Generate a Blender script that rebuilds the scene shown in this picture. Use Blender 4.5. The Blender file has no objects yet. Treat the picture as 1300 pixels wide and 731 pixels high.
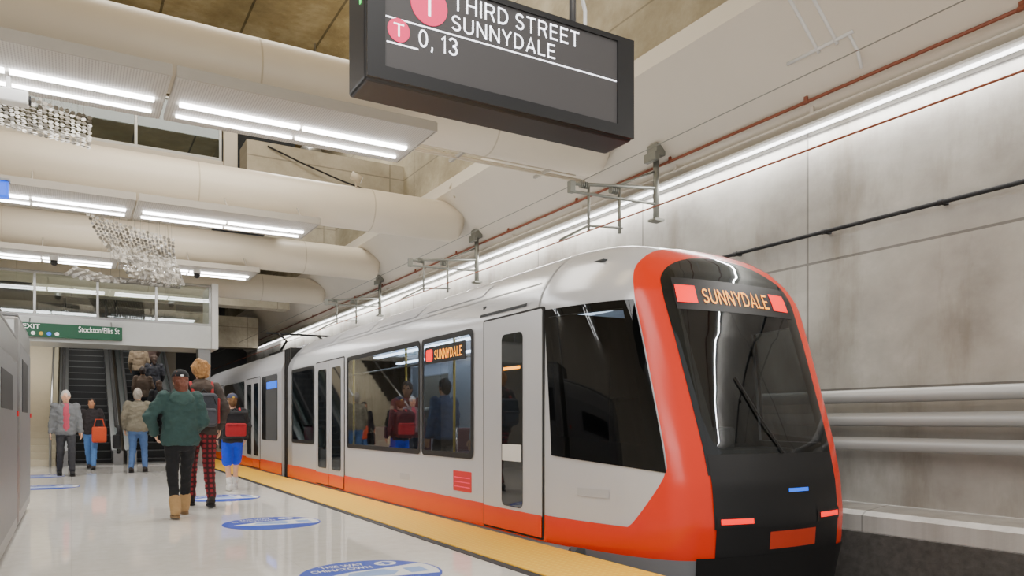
import bpy, bmesh, math, random
from mathutils import Vector, Matrix, noise
random.seed(7)
S = bpy.context.scene
COL = S.collection
PI = math.pi
V = Vector

# ------------------------------------------------------------------ materials
def lin(c):
    return tuple(((v/12.92) if v <= .04045 else ((v+.055)/1.055)**2.4) for v in c)
def hx(h):
    return lin(tuple(int(h[i:i+2], 16)/255 for i in (0, 2, 4)))
def newmat(name):
    m = bpy.data.materials.new(name); m.use_nodes = True
    nt = m.node_tree
    return m, nt, nt.nodes['Principled BSDF']
def M(name, h, rough=.5, metal=0., var=.06, scale=6., bump=0., emit=0., detail=4., spec=.5):
    m, nt, b = newmat(name)
    c = hx(h)
    tc = nt.nodes.new('ShaderNodeTexCoord')
    n = nt.nodes.new('ShaderNodeTexNoise'); n.inputs['Scale'].default_value = scale; n.inputs['Detail'].default_value = detail
    nt.links.new(tc.outputs['Object'], n.inputs['Vector'])
    mx = nt.nodes.new('ShaderNodeMix'); mx.data_type = 'RGBA'
    mx.inputs['A'].default_value = (*[v*(1-var) for v in c], 1); mx.inputs['B'].default_value = (*[min(1, v*(1+var)) for v in c], 1)
    nt.links.new(n.outputs['Fac'], mx.inputs['Factor'])
    nt.links.new(mx.outputs['Result'], b.inputs['Base Color'])
    b.inputs['Roughness'].default_value = rough; b.inputs['Metallic'].default_value = metal
    b.inputs['Specular IOR Level'].default_value = spec
    if emit:
        nt.links.new(mx.outputs['Result'], b.inputs['Emission Color']); b.inputs['Emission Strength'].default_value = emit
    if bump:
        bp = nt.nodes.new('ShaderNodeBump'); bp.inputs['Strength'].default_value = bump; bp.inputs['Distance'].default_value = .02
        nt.links.new(n.outputs['Fac'], bp.inputs['Height']); nt.links.new(bp.outputs['Normal'], b.inputs['Normal'])
    return m
def ramp(nt, fac, stops):
    r = nt.nodes.new('ShaderNodeValToRGB')
    els = r.color_ramp.elements
    while len(els) < len(stops): els.new(.5)
    for e, (p, c) in zip(els, stops): e.position = p; e.color = (*hx(c), 1)
    nt.links.new(fac, r.inputs['Fac'])
    return r.outputs['Color']
def concrete(name, axes, stops, bw, bh, joint, rough=.8, bump=.25, nscale=.9, stretch=(1, 1, 1), mortar=.6, alt=.9, streak=0, metal=0, spec=.5):
    m, nt, b = newmat(name)
    tc = nt.nodes.new('ShaderNodeTexCoord')
    sp = nt.nodes.new('ShaderNodeSeparateXYZ'); nt.links.new(tc.outputs['Object'], sp.inputs[0])
    cb = nt.nodes.new('ShaderNodeCombineXYZ')
    nt.links.new(sp.outputs[axes[0]], cb.inputs[0]); nt.links.new(sp.outputs[axes[1]], cb.inputs[1])
    br = nt.nodes.new('ShaderNodeTexBrick'); br.offset = 0.0
    br.inputs['Scale'].default_value = 1; br.inputs['Brick Width'].default_value = bw; br.inputs['Row Height'].default_value = bh
    br.inputs['Mortar Size'].default_value = joint; br.inputs['Mortar Smooth'].default_value = .3
    br.inputs['Color1'].default_value = (1, 1, 1, 1); br.inputs['Color2'].default_value = (alt, alt, alt, 1); br.inputs['Mortar'].default_value = (mortar, mortar, mortar, 1)
    nt.links.new(cb.outputs[0], br.inputs['Vector'])
    mp = nt.nodes.new('ShaderNodeMapping'); mp.inputs['Scale'].default_value = stretch
    nt.links.new(cb.outputs[0], mp.inputs['Vector'])
    n1 = nt.nodes.new('ShaderNodeTexNoise'); n1.inputs['Scale'].default_value = nscale; n1.inputs['Detail'].default_value = 8; n1.inputs['Roughness'].default_value = .68 if bump > .2 else .6
    nt.links.new(mp.outputs[0], n1.inputs['Vector'])
    c = ramp(nt, n1.outputs['Fac'], stops)
    mx = nt.nodes.new('ShaderNodeMix'); mx.data_type = 'RGBA'; mx.blend_type = 'MULTIPLY'; mx.inputs['Factor'].default_value = 1
    nt.links.new(c, mx.inputs['A']); nt.links.new(br.outputs['Color'], mx.inputs['B'])
    out = mx.outputs['Result']
    if streak:
        mp2 = nt.nodes.new('ShaderNodeMapping'); mp2.inputs['Scale'].default_value = (1.3, .28, 1)
        nt.links.new(cb.outputs[0], mp2.inputs['Vector'])
        n3 = nt.nodes.new('ShaderNodeTexNoise'); n3.inputs['Scale'].default_value = 1.1; n3.inputs['Detail'].default_value = 6; n3.inputs['Roughness'].default_value = .65
        nt.links.new(mp2.outputs[0], n3.inputs['Vector'])
        c3 = ramp(nt, n3.outputs['Fac'], [(.32, 'A39478'), (.5, 'FFFFFF'), (.75, 'FFFFFF')])
        m3 = nt.nodes.new('ShaderNodeMix'); m3.data_type = 'RGBA'; m3.blend_type = 'MULTIPLY'; m3.inputs['Factor'].default_value = streak
        nt.links.new(out, m3.inputs['A']); nt.links.new(c3, m3.inputs['B']); out = m3.outputs['Result']
    nt.links.new(out, b.inputs['Base Color'])
    b.inputs['Roughness'].default_value = rough; b.inputs['Metallic'].default_value = metal
    b.inputs['Specular IOR Level'].default_value = spec
    if bump:
        n2 = nt.nodes.new('ShaderNodeTexNoise'); n2.inputs['Scale'].default_value = 7; n2.inputs['Detail'].default_value = 6
        nt.links.new(tc.outputs['Object'], n2.inputs['Vector'])
        bp = nt.nodes.new('ShaderNodeBump'); bp.inputs['Strength'].default_value = bump; bp.inputs['Distance'].default_value = .03
        nt.links.new(n2.outputs['Fac'], bp.inputs['Height']); nt.links.new(bp.outputs['Normal'], b.inputs['Normal'])
    return m
def dots(name, base, dot, scale, rough, thr, bump=0.):
    m, nt, b = newmat(name)
    tc = nt.nodes.new('ShaderNodeTexCoord')
    v = nt.nodes.new('ShaderNodeTexVoronoi'); v.inputs['Scale'].default_value = scale; v.inputs['Randomness'].default_value = 0
    nt.links.new(tc.outputs['Object'], v.inputs['Vector'])
    c = ramp(nt, v.outputs['Distance'], [(thr*.7, dot), (thr, base)])
    nt.links.new(c, b.inputs['Base Color']); b.inputs['Roughness'].default_value = rough
    if bump:
        bp = nt.nodes.new('ShaderNodeBump'); bp.inputs['Strength'].default_value = bump; bp.inputs['Distance'].default_value = .01; bp.invert = True
        nt.links.new(v.outputs['Distance'], bp.inputs['Height']); nt.links.new(bp.outputs['Normal'], b.inputs['Normal'])
    return m
def plaid(name):
    m, nt, b = newmat(name)
    tc = nt.nodes.new('ShaderNodeTexCoord')
    outs = []
    for d in ('X', 'Z'):
        w = nt.nodes.new('ShaderNodeTexWave'); w.bands_direction = d; w.inputs['Scale'].default_value = 5
        nt.links.new(tc.outputs['Object'], w.inputs['Vector']); outs.append(w.outputs['Fac'])
    a = nt.nodes.new('ShaderNodeMath'); a.operation = 'MULTIPLY'
    nt.links.new(outs[0], a.inputs[0]); nt.links.new(outs[1], a.inputs[1])
    nt.links.new(ramp(nt, a.outputs[0], [(.1, '3A1719'), (.5, '8E232C')]), b.inputs['Base Color']); b.inputs['Roughness'].default_value = .85
    return m
def glassmat(name, tint, edge=.6, add=.05, rough=.02):
    # thin glass: tinted transparency plus a reflection that grows at grazing angles
    m = bpy.data.materials.new(name); m.use_nodes = True; nt = m.node_tree
    nt.nodes.remove(nt.nodes['Principled BSDF']); out = nt.nodes['Material Output']
    tr = nt.nodes.new('ShaderNodeBsdfTransparent'); tr.inputs[0].default_value = (*tint, 1)
    gl = nt.nodes.new('ShaderNodeBsdfGlossy'); gl.inputs['Roughness'].default_value = rough; gl.inputs[0].default_value = (.95, .97, 1, 1)
    lw = nt.nodes.new('ShaderNodeLayerWeight'); lw.inputs['Blend'].default_value = .5
    pw = nt.nodes.new('ShaderNodeMath'); pw.operation = 'POWER'; pw.inputs[1].default_value = 3.5
    nt.links.new(lw.outputs['Facing'], pw.inputs[0])
    ad = nt.nodes.new('ShaderNodeMath'); ad.operation = 'MULTIPLY_ADD'; ad.use_clamp = True; ad.inputs[1].default_value = edge; ad.inputs[2].default_value = add
    nt.links.new(pw.outputs[0], ad.inputs[0])
    mx = nt.nodes.new('ShaderNodeMixShader')
    nt.links.new(ad.outputs[0], mx.inputs[0]); nt.links.new(tr.outputs[0], mx.inputs[1]); nt.links.new(gl.outputs[0], mx.inputs[2])
    nt.links.new(mx.outputs[0], out.inputs[0])
    return m

MT = {}
MT['floor'] = concrete('terrazzo', (0, 1), [(.3, 'EAE6DF'), (.5, 'F1EEE8'), (.7, 'F7F4F0')], 1.5, 1.5, .005, .045, 0, 9, mortar=.9, alt=.98, spec=.95)
MT['yellow'] = dots('tactile_yellow', 'F5BC26', 'FCD04C', 16, .55, .35, .6)
MT['dark_edge'] = M('dark_edge', '2B2B2E', .6)
MT['wall'] = concrete('wall_concrete', (1, 2), [(.30, '8A867F'), (.43, 'A29E97'), (.56, 'B3B0A9'), (.70, 'CBC8C2')], 2.9, 1.45, .016, .6, .1, .7, (1, 1, 1), .42, .88, .5)
MT['rough'] = concrete('rough_concrete', (1, 2), [(.25, '7C735D'), (.5, 'A69D85'), (.75, 'CAC1AC')], 3, 1.6, .015, .85, .6, .7)
MT['roughx'] = concrete('rough_concrete_beam', (0, 2), [(.25, '8A8270'), (.5, 'ADA592'), (.75, 'C8C0B0')], 3, 1.6, .015, .85, .5, .8)
MT['ceil'] = concrete('ceiling_bronze', (0, 1), [(.3, '857450'), (.5, 'AE9B70'), (.7, 'DACAA2')], 1.6, 7, .03, .22, .5, .5, metal=.45, mortar=.35)
MT['cream'] = M('cream_paint', 'DAD2C4', .5, 0, .05, 1.5)
MT['duct'] = M('cream_duct', 'D3C8B5', .42, 0, .05, 2)
MT['seam'] = M('duct_seam', 'B9AD97', .5)
MT['panel'] = dots('perforated_panel', 'B9B5AE', '827E77', 38, .5, .3)
MT['panel_side'] = M('panel_side', 'A29C92', .4, .3)
MT['tube'] = M('light_tube', 'FFFFFF', .4, 0, .0, 3, 0, 18)
MT['strip'] = M('wall_strip', 'FFFFFF', .4, 0, .0, 3, 0, 7)
MT['steel'] = M('brushed_steel', 'A0A09E', .3, .85, .1, 20)
MT['steel_d'] = M('dull_steel', '88898A', .4, .7, .1, 12)
MT['fascia'] = M('fascia_steel', 'C4C6C4', .35, .45, .05, 10)
MT['galv'] = M('galvanised_steel', '85867F', .5, .6, .12, 10)
MT['black'] = M('black_plastic', '131315', .45, 0, .1)
MT['rubber'] = M('black_rubber', '1A1A1B', .75, 0, .12)
MT['ledge'] = concrete('ledge_concrete', (1, 0), [(.3, 'A09D98'), (.5, 'BAB7B2'), (.7, 'D0CDC8')], 2.4, 9, .012, .8, .3, 2)
MT['bed'] = M('dark_track_bed', '55524F', .9, 0, .5, 14, .5, 0, 8)
MT['silver'] = M('silver_paint', 'CACCD2', .2, .18, .02, 1)
MT['silver2'] = M('silver_paint_door', 'BDBFC6', .25, .18, .02, 1)
MT['orange'] = M('train_orange', 'E23210', .22, 0, .03, 1)
MT['redplate'] = M('dull_red_plate', 'B9351C', .5, 0, .1)
MT['tglass'] = M('train_black_glass', '171B1F', .03, 0, .2, 1.5, 0, 0, 2, 1.0)
MT['sglass'] = glassmat('train_side_glass', (.76, .80, .83), .7, .08)
MT['wglass'] = glassmat('train_windscreen_glass', (.46, .49, .49), .55, .06)
MT['cglass'] = glassmat('train_cab_glass', (.16, .18, .19), .6, .04)
MT['grey'] = M('train_grey', '77797D', .4)
MT['led_o'] = M('led_amber', 'FFA018', .4, 0, 0, 3, 0, 2.2)
MT['led_r'] = M('led_red', 'FF160C', .4, 0, 0, 3, 0, 1.4)
MT['led_w'] = M('led_white', 'F4F6FF', .4, 0, 0, 3, 0, 2.4)
MT['led_pink'] = M('led_pink', 'DE2A5E', .4, 0, 0, 3, 0, .75)
MT['led_b'] = M('led_blue', '1E63E8', .4, 0, 0, 3, 0, 1.2)
MT['led_g'] = M('led_green', '35E060', .4, 0, 0, 3, 0, 2)
MT['matrix'] = dots('led_matrix', '413F40', '726F6F', 95, .55, .34)
MT['case'] = M('sign_case', '1B1C21', .42, .1, .1)
MT['white'] = M('white_plastic', 'DFDFDD', .4, 0, .03)
MT['copper'] = M('red_oxide_pipe', '83452C', .5, 0, .15, 8)
MT['blue'] = M('decal_blue', '1247C4', .3, 0, .05)
MT['decalw'] = M('decal_white', 'F4F6F8', .3, 0, .03)
MT['decall'] = M('decal_light', '8FB0EA', .3, 0, .25, 9)
MT['green'] = M('sign_green', '14583C', .4, 0, .04)
MT['signw'] = M('sign_white', 'F4F4F2', .4, 0, 0, 3, 0, .4)
MT['glass'] = glassmat('balustrade_glass', (.86, .92, .90), .5, .09)
MT['dglass'] = glassmat('dark_glass', (.60, .68, .66), .5, .07)
MT['mirror'] = M('mirror_disc', '8B8985', .34, .85, .15)
MT['disc_d'] = M('dark_disc', '65625D', .35, .8, .1)
MT['wire'] = M('thin_wire', '6B6862', .4, .6)
MT['step'] = M('escalator_step', '2A2B2D', .5, .4, .1, 20)
MT['stepedge'] = M('escalator_step_edge', '5B5C5E', .45, .5, .1, 20)
MT['dark'] = M('recess_shade', '171C22', .7)
MT['tread'] = M('stair_tread', 'C5BBA5', .6)
MT['red_e'] = M('emblem_red', 'D8282E', .4)
MT['yellow_s'] = M('spot_yellow', 'E8C23A', .4)
MT['skin1'] = M('skin_light', 'D9A98C', .55, 0, .04, 20)
MT['skin2'] = M('skin_mid', 'B98563', .55, 0, .04, 20)
MT['eye'] = M('eye_dark', '1A1210', .2)
MT['lip'] = M('lip', 'A05A50', .5)
MT['inlamp'] = M('interior_lamp', 'DDEBFF', .4, 0, 0, 3, 0, 8)
MT['inner'] = M('interior_dark', '3A3D40', .6)
MT['inwall'] = M('interior_grey', '85898D', .5)
MT['infloor'] = M('interior_floor_grey', '4E5154', .6)
MT['lining'] = M('cab_lining_dark', '303436', .7)
MT['seatc'] = M('seat_fabric', '6A2E34', .7, 0, .1)
def cloth(h, var=.15): return M('cloth_'+h, h, .9, 0, var, 30, .25)
def hairm(h): return M('hair_'+h, h, .6, 0, .35, 60, .5)

# ------------------------------------------------------------------ object helpers
def wl(o):
    v = V((0, 0, 0))
    while o is not None: v += o.location; o = o.parent
    return v
def obj(name, bm, mat, parent=None, smooth=False, world=True, base=None):
    me = bm if isinstance(bm, bpy.types.Mesh) else None
    if me is None:
        bmesh.ops.recalc_face_normals(bm, faces=bm.faces)
        me = bpy.data.meshes.new(name); bm.to_mesh(me); bm.free()
    o = bpy.data.objects.new(name, me); COL.objects.link(o)
    if parent is not None:
        if world: me.transform(Matrix.Translation(-wl(parent)))
        o.parent = parent
    elif base is not None:
        me.transform(Matrix.Translation(-V(base))); o.location = base
    if mat: me.materials.clear(); me.materials.append(mat)
    for p in me.polygons: p.use_smooth = smooth
    return o
def tag(o, label, cat, group=None, kind=None):
    o['label'] = label; o['category'] = cat
    if group: o['group'] = group
    if kind: o['kind'] = kind
    return o
def thing(name, label, cat, loc=(0, 0, 0), rz=0, group=None):
    o = bpy.data.objects.new(name, None); COL.objects.link(o); o.empty_display_size = .1
    o.location = loc; o.rotation_euler = (0, 0, rz)
    return tag(o, label, cat, group)
def struct(name, bm, mat, smooth=False):
    o = obj(name, bm, mat, None, smooth); o['kind'] = 'structure'; o['label'] = name.replace('_', ' '); return o
def B(): return bmesh.new()
def box(bm, x0, x1, y0, y1, z0, z1, bev=0, seg=2):
    r = bmesh.ops.create_cube(bm, size=1, matrix=Matrix.Translation(((x0+x1)/2, (y0+y1)/2, (z0+z1)/2)) @ Matrix.Diagonal((abs(x1-x0), abs(y1-y0), abs(z1-z0), 1)))
    if bev:
        es = list({e for v in r['verts'] for e in v.link_edges})
        bmesh.ops.bevel(bm, geom=es, offset=bev, segments=seg, affect='EDGES', profile=.5)
    return bm
def tube(bm, pts, rs, seg=10, cap=True):
    pts = [V(p) for p in pts]
    if not isinstance(rs, (list, tuple)): rs = [rs]*len(pts)
    n = len(pts); rings = []; up = None
    for i, p in enumerate(pts):
        t = (pts[min(i+1, n-1)]-pts[max(i-1, 0)]).normalized()
        if up is None:
            a = V((0, 0, 1)) if abs(t.z) < .9 else V((0, 1, 0))
            up = (a-t*a.dot(t)).normalized()
        else:
            up = (up-t*up.dot(t)).normalized()
        sd = t.cross(up)
        rings.append([bm.verts.new(p+(up*math.cos(2*PI*k/seg)+sd*math.sin(2*PI*k/seg))*rs[i]) for k in range(seg)])
    for a, b in zip(rings, rings[1:]):
        for k in range(seg): bm.faces.new((a[k], a[(k+1) % seg], b[(k+1) % seg], b[k]))
    if cap: bm.faces.new(rings[0][::-1]); bm.faces.new(rings[-1])
    return bm
def ell(bm, c, r, seg=16, rings=10, rot=None):
    return bmesh.ops.create_uvsphere(bm, u_segments=seg, v_segments=rings, radius=1, matrix=Matrix.Translation(c) @ (rot if rot else Matrix()) @ Matrix.Diagonal((*r, 1)))['verts']
def limb(bm, pts, rs, seg=12):
    tube(bm, pts, rs, seg)
    for p, r in zip(pts, rs): ell(bm, p, (r, r, r), seg, 8)
def loft(bm, secs, seg=24):
    rings = []
    for z, w, d, yo in secs:
        rings.append([bm.verts.new((w*math.copysign(abs(math.cos(a))**.85, math.cos(a)), yo+d*math.copysign(abs(math.sin(a))**.85, math.sin(a)), z)) for a in [2*PI*k/seg for k in range(seg)]])
    for a, b in zip(rings, rings[1:]):
        for k in range(seg): bm.faces.new((a[k], a[(k+1) % seg], b[(k+1) % seg], b[k]))
    bm.faces.new(rings[0][::-1]); bm.faces.new(rings[-1])
def grid(bm, rows, skip=None):
    vs = [[bm.verts.new(p) for p in r] for r in rows]
    for j, (a, b) in enumerate(zip(vs, vs[1:])):
        for i in range(len(a)-1):
            if skip and skip(i, j): continue
            bm.faces.new((a[i], a[i+1], b[i+1], b[i]))
    return vs
def prism(bm, pts, d):
    d = V(d)
    a = [bm.verts.new(V(p)) for p in pts]; b = [bm.verts.new(V(p)+d) for p in pts]
    n = len(a)
    bm.faces.new(a); bm.faces.new(b[::-1])
    for i in range(n): bm.faces.new((a[i], a[(i+1) % n], b[(i+1) % n], b[i]))
    return bm
def rrect(u0, u1, v0, v1, r, seg=5):
    out = []
    for cx, cy, a0 in ((u1-r, v1-r, 0), (u0+r, v1-r, 90), (u0+r, v0+r, 180), (u1-r, v0+r, 270)):
        for k in range(seg+1):
            a = math.radians(a0+90*k/seg); out.append((cx+r*math.cos(a), cy+r*math.sin(a)))
    return out
def evalmesh(o):
    dg = bpy.context.evaluated_depsgraph_get(); dg.update()
    return bpy.data.meshes.new_from_object(o.evaluated_get(dg))
def remesh(bm, vox, it=4):
    me = bpy.data.meshes.new('tmp'); bmesh.ops.recalc_face_normals(bm, faces=bm.faces); bm.to_mesh(me); bm.free()
    o = bpy.data.objects.new('tmp', me); COL.objects.link(o)
    m = o.modifiers.new('r', 'REMESH'); m.mode = 'VOXEL'; m.voxel_size = vox
    s = o.modifiers.new('s', 'SMOOTH'); s.iterations = it; s.factor = .5
    r = evalmesh(o); bpy.data.objects.remove(o); bpy.data.meshes.remove(me)
    return r
def wrinkle(me, amp, freq, zs=1.0, seed=0):
    ns = [v.normal.copy() for v in me.vertices]
    for v, n_ in zip(me.vertices, ns):
        q = V((v.co.x*freq+seed, v.co.y*freq, v.co.z*freq*zs))
        v.co += n_*amp*(noise.noise(q)+.5*noise.noise(q*2.3))
    return me
def text01(body, bold=0):
    c = bpy.data.curves.new('t', 'FONT'); c.body = body; c.size = 1; c.resolution_u = 4; c.offset = bold
    o = bpy.data.objects.new('t', c); COL.objects.link(o)
    me = evalmesh(o); bpy.data.objects.remove(o)
    return norm01(me)
def norm01(me):
    xs = [v.co.x for v in me.vertices]; ys = [v.co.y for v in me.vertices]
    x0, x1, y0, y1 = min(xs), max(xs), min(ys), max(ys)
    for v in me.vertices: v.co = ((v.co.x-x0)/(x1-x0), (v.co.y-y0)/(y1-y0), 0)
    return me
def lerp(a, b, f): return a+(b-a)*f
def arc(cx, cy, rx, ry, a0, a1, n=8):
    return [(cx+rx*math.cos(math.radians(lerp(a0, a1, k/n))), cy+ry*math.sin(math.radians(lerp(a0, a1, k/n)))) for k in range(n+1)]
# plain grotesque stroke letters for the lit displays
GL = {
 'T': (.70, [[(.02, .93), (.68, .93)], [(.35, .90), (.35, 0)]]),
 'H': (.74, [[(.08, 0), (.08, 1)], [(.66, 0), (.66, 1)], [(.1, .52), (.64, .52)]]),
 'I': (.18, [[(.09, 0), (.09, 1)]]),
 'R': (.72, [[(.08, 0), (.08, 1)], [(.08, .93)]+arc(.42, .715, .215, .215, 90, -90)+[(.08, .50)], [(.42, .5), (.64, .0)]]),
 'D': (.74, [[(.08, 0), (.08, 1)], [(.08, .93)]+arc(.30, .5, .36, .43, 90, -90, 12)+[(.08, .07)]]),
 'S': (.66, [arc(.34, .72, .24, .21, 20, 270, 12)+arc(.33, .28, .25, .215, 90, -160, 12)]),
 'E': (.64, [[(.08, 0), (.08, 1)], [(.08, .93), (.6, .93)], [(.08, .52), (.55, .52)], [(.08, .07), (.62, .07)]]),
 'U': (.74, [[(.08, 1)]+arc(.37, .34, .29, .275, 180, 360, 12)+[(.66, 1)]]),
 'N': (.76, [[(.08, 0), (.08, 1)], [(.09, .96), (.67, .04)], [(.68, 0), (.68, 1)]]),
 'Y': (.70, [[(.04, 1), (.35, .45), (.35, 0)], [(.66, 1), (.35, .45)]]),
 'A': (.74, [[(.05, 0), (.37, .97), (.69, 0)], [(.17, .32), (.57, .32)]]),
 'L': (.58, [[(.08, 1), (.08, .07), (.56, .07)]]),
 '0': (.64, [arc(.32, .5, .235, .43, 90, 450, 20)]),
 '1': (.5, [[(.08, .75), (.30, .95), (.30, 0)]]),
 '3': (.64, [arc(.30, .725, .235, .205, 160, -90, 12), arc(.30, .285, .25, .225, 90, -160, 12)]),
 ',': (.22, [[(.11, .12), (.11, .0), (.05, -.14)]]),
 ' ': (.34, [])}
def strokes(body, hw=.057, gap=.14):
    bm = B(); x = 0
    for ch in body:
        w, ls = GL[ch]
        for pl in ls:
            n = len(pl); L = []; R = []
            for i, p in enumerate(pl):
                p = V((p[0]+x, p[1])); a = V(pl[max(0, i-1)]); b = V(pl[min(n-1, i+1)]); c = V(pl[i])
                d0 = (c-a).normalized() if i > 0 else (b-c).normalized(); d1 = (b-c).normalized() if i < n-1 else d0
                t = (d0+d1)
                t = t.normalized() if t.length > .2 else d1
                nn = V((-t.y, t.x)); m_ = min(1.6, 1/max(.3, nn.dot(V((-d1.y, d1.x)))))
                L.append(p+nn*hw*m_); R.append(p-nn*hw*m_)
            vl = [bm.verts.new((*q, 0)) for q in L]; vr = [bm.verts.new((*q, 0)) for q in R]
            for i in range(n-1): bm.faces.new((vl[i], vr[i], vr[i+1], vl[i+1]))
        x += w+gap
    me = bpy.data.meshes.new('lettering'); bm.to_mesh(me); bm.free()
    return norm01(me)
def text(name, body, fn, mat, parent, bold=0, stroke=0):
    me = strokes(body) if stroke else text01(body, bold)
    for v in me.vertices: v.co = fn(v.co.x, v.co.y)
    return obj(name, me, mat, parent)
def ring_disc(bm, c, r, ax='z', seg=32, h=.002):
    pts = []
    for k in range(seg):
        a = 2*PI*k/seg; u, v = r*math.cos(a), r*math.sin(a)
        pts.append((c[0]+u, c[1]+v, c[2]) if ax == 'z' else (c[0]+u, c[1], c[2]+v))
    prism(bm, pts, (0, 0, h) if ax == 'z' else (0, -h, 0))
    return bm

# ------------------------------------------------------------------ camera
cam = bpy.data.cameras.new('camera'); co = bpy.data.objects.new('camera', cam); COL.objects.link(co)
co.location = (0, 0, 1.1); co.rotation_euler = (PI/2, 0, -math.radians(30.2))
cam.sensor_width = 36; cam.lens = 961/1300*36; cam.shift_y = 169.5/1300; cam.clip_start = .05
S.camera = co

# ------------------------------------------------------------------ setting
struct('floor', box(B(), -7, 3.62, -3, 36, -1.0, 0), MT['floor'])
struct('trim_1', box(B(), 2.90, 3.62, -2, 34, .0005, .012), MT['yellow'])
struct('trim_2', box(B(), 2.82, 2.895, -2, 34, .0005, .006), MT['dark_edge'])
struct('ground', box(B(), 3.62, 7.5, -3, 40, -1.0, -.9), MT['bed'])
struct('wall_right', box(B(), 7.3, 7.7, -3, 40, -.9, 4.42), MT['wall'])
bm = B(); prism(bm, [(6.86, -3, -.9), (7.3, -3, -.9), (7.3, -3, .24), (6.92, -3, .2), (6.86, -3, .16)], (0, 43, 0)); struct('trim_3', bm, MT['ledge'])
struct('trim_4', box(B(), 6.80, 6.86, -3, 40, -.9, .0), MT['bed'])
bm = B(); prism(bm, [(6.2, -3, 5.48), (7.3, -3, 4.43), (7.7, -3, 4.43), (7.7, -3, 5.7), (6.2, -3, 5.7)], (0, 43, 0)); struct('trim_5', bm, MT['cream'])
struct('wall_upper', box(B(), 6.32, 6.8, -3, 40, 5.7, 9.6), MT['rough'])
struct('ceiling', box(B(), -7.3, 6.8, -1, 40, 9.6, 9.9), MT['ceil'])
struct('wall_left', box(B(), -7.4, -7.0, -1, 40, -.9, 9.6), M('left_wall', 'B5AEA2', .7, 0, .2, 1))
struct('wall_back', box(B(), -7.4, 7.7, 38, 38.4, -.9, 9.6), M('far_wall', '4D4F52', .8, 0, .3, 1))
bm = B(); box(bm, -7, 3.0, 16.6, 30, 5.85, 6.5); struct('trim_6', bm, MT['cream'])
struct('trim_7', box(B(), 2.72, 2.98, 16.45, 16.6, 5.6, 7.5), MT['cream'])
struct('trim_8', box(B(), 3.0, 4.3, 17.0, 22, 5.9, 7.6), MT['dark'])  # solid box coloured dark to give the shade inside an opening
for i, (y, z0, z1) in enumerate(((15.6, 6.0, 6.7), (20.6, 5.7, 6.5), (26, 4.9, 5.9), (31, 4.0, 5.2))):
    struct('trim_%d' % (9+i), box(B(), 3.0 if y < 25 else -1, 6.4, y, y+.7, z0, z1), MT['roughx'])
struct('trim_13', box(B(), -7, 3.0, 20.0, 21.4, 2.9, 3.46), MT['fascia'])
struct('trim_14', box(B(), -7, 3.4, 31, 31.4, -.0, 5.85), M('escalator_back_wall', '756E63', .8, 0, .25, 1))
struct('trim_15', box(B(), 2.72, 3.0, 20.1, 20.5, 0, 2.9), MT['steel_d'])
struct('trim_16', box(B(), 3.005, 3.16, 19.95, 21.4, 2.9, 4.52), MT['white'])

# ------------------------------------------------------------------ wall fittings
def run(name, label, cat, x, z, r, mat, y0=-2, y1=36, cpl=None, group=None, fat=1.3, wallx=7.298, cove=0):
    t = thing(name, label, cat, (x, y0, z), 0, group)
    obj('pipe', tube(B(), [(x, y0, z), (x, y1, z)], r, 16), mat, t, True)
    if cpl:
        y = y0+1
        while y < min(y1, 26):
            b = tube(B(), [(x, y-.03, z), (x, y+.03, z)], r*fat, 16)
            if cove: box(b, x-.012, x+.012, y-.02, y+.02, z, 5.48-(x-6.2)*.9545-.004)
            else: box(b, x, wallx, y-.02, y+.02, z-.015, z+.015)
            obj('bracket', b, mat, t)
            y += cpl
    return t
gr = 'grey guard rails along the track wall'
gp = M('grey_pipe', 'AAA9A7', .4, .1)
run('wall_pipe', 'topmost of three fat grey horizontal pipes on the concrete wall', 'pipe', 7.08, 1.36, .07, gp, cpl=4.1, group=gr, fat=1.06)
run('wall_pipe', 'middle of three fat grey horizontal pipes on the concrete wall', 'pipe', 7.08, 1.12, .07, gp, cpl=4.1, group=gr, fat=1.06)
run('wall_pipe', 'lowest of three fat grey horizontal pipes on the concrete wall', 'pipe', 7.08, .87, .07, gp, cpl=4.1, group=gr, fat=1.06)
run('conduit', 'thin black conduit with couplings running along the bare concrete wall above the train', 'pipe', 7.2, 3.2, .022, MT['rubber'], cpl=1.3)
run('conduit', 'rust red pipe running along the cream cove beside the light strip', 'pipe', 7.02, 4.63, .018, MT['copper'], cpl=2.2, cove=1)
run('conduit', 'thin cream conduit under the rust red pipe', 'pipe', 7.12, 4.52, .014, MT['cream'], cpl=2.2, cove=1)
t = thing('strip_light', 'continuous white strip light washing the top of the concrete wall', 'light', (7.2, -2, 4.36))
bm = B(); box(bm, 7.1, 7.298, -2, 36, 4.40, 4.425); obj('housing', bm, MT['white'], t)
for i in range(16):
    obj('tube', box(B(), 7.19, 7.235, -2+i*2.35, .34+i*2.35, 4.38, 4.40), MT['strip'], t)
t = thing('overhead_wire', 'brown contact wire strung above the train roof', 'wire', (5.3, -2, 3.33))
obj('contact_wire', tube(B(), [(5.3, -2, 3.36), (5.3, 36, 3.36)], .009, 6), MT['copper'], t)
obj('messenger_wire', tube(B(), [(5.66, -2, 4.19), (5.66, 36, 4.19)], .006, 6), MT['galv'], t)
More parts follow.
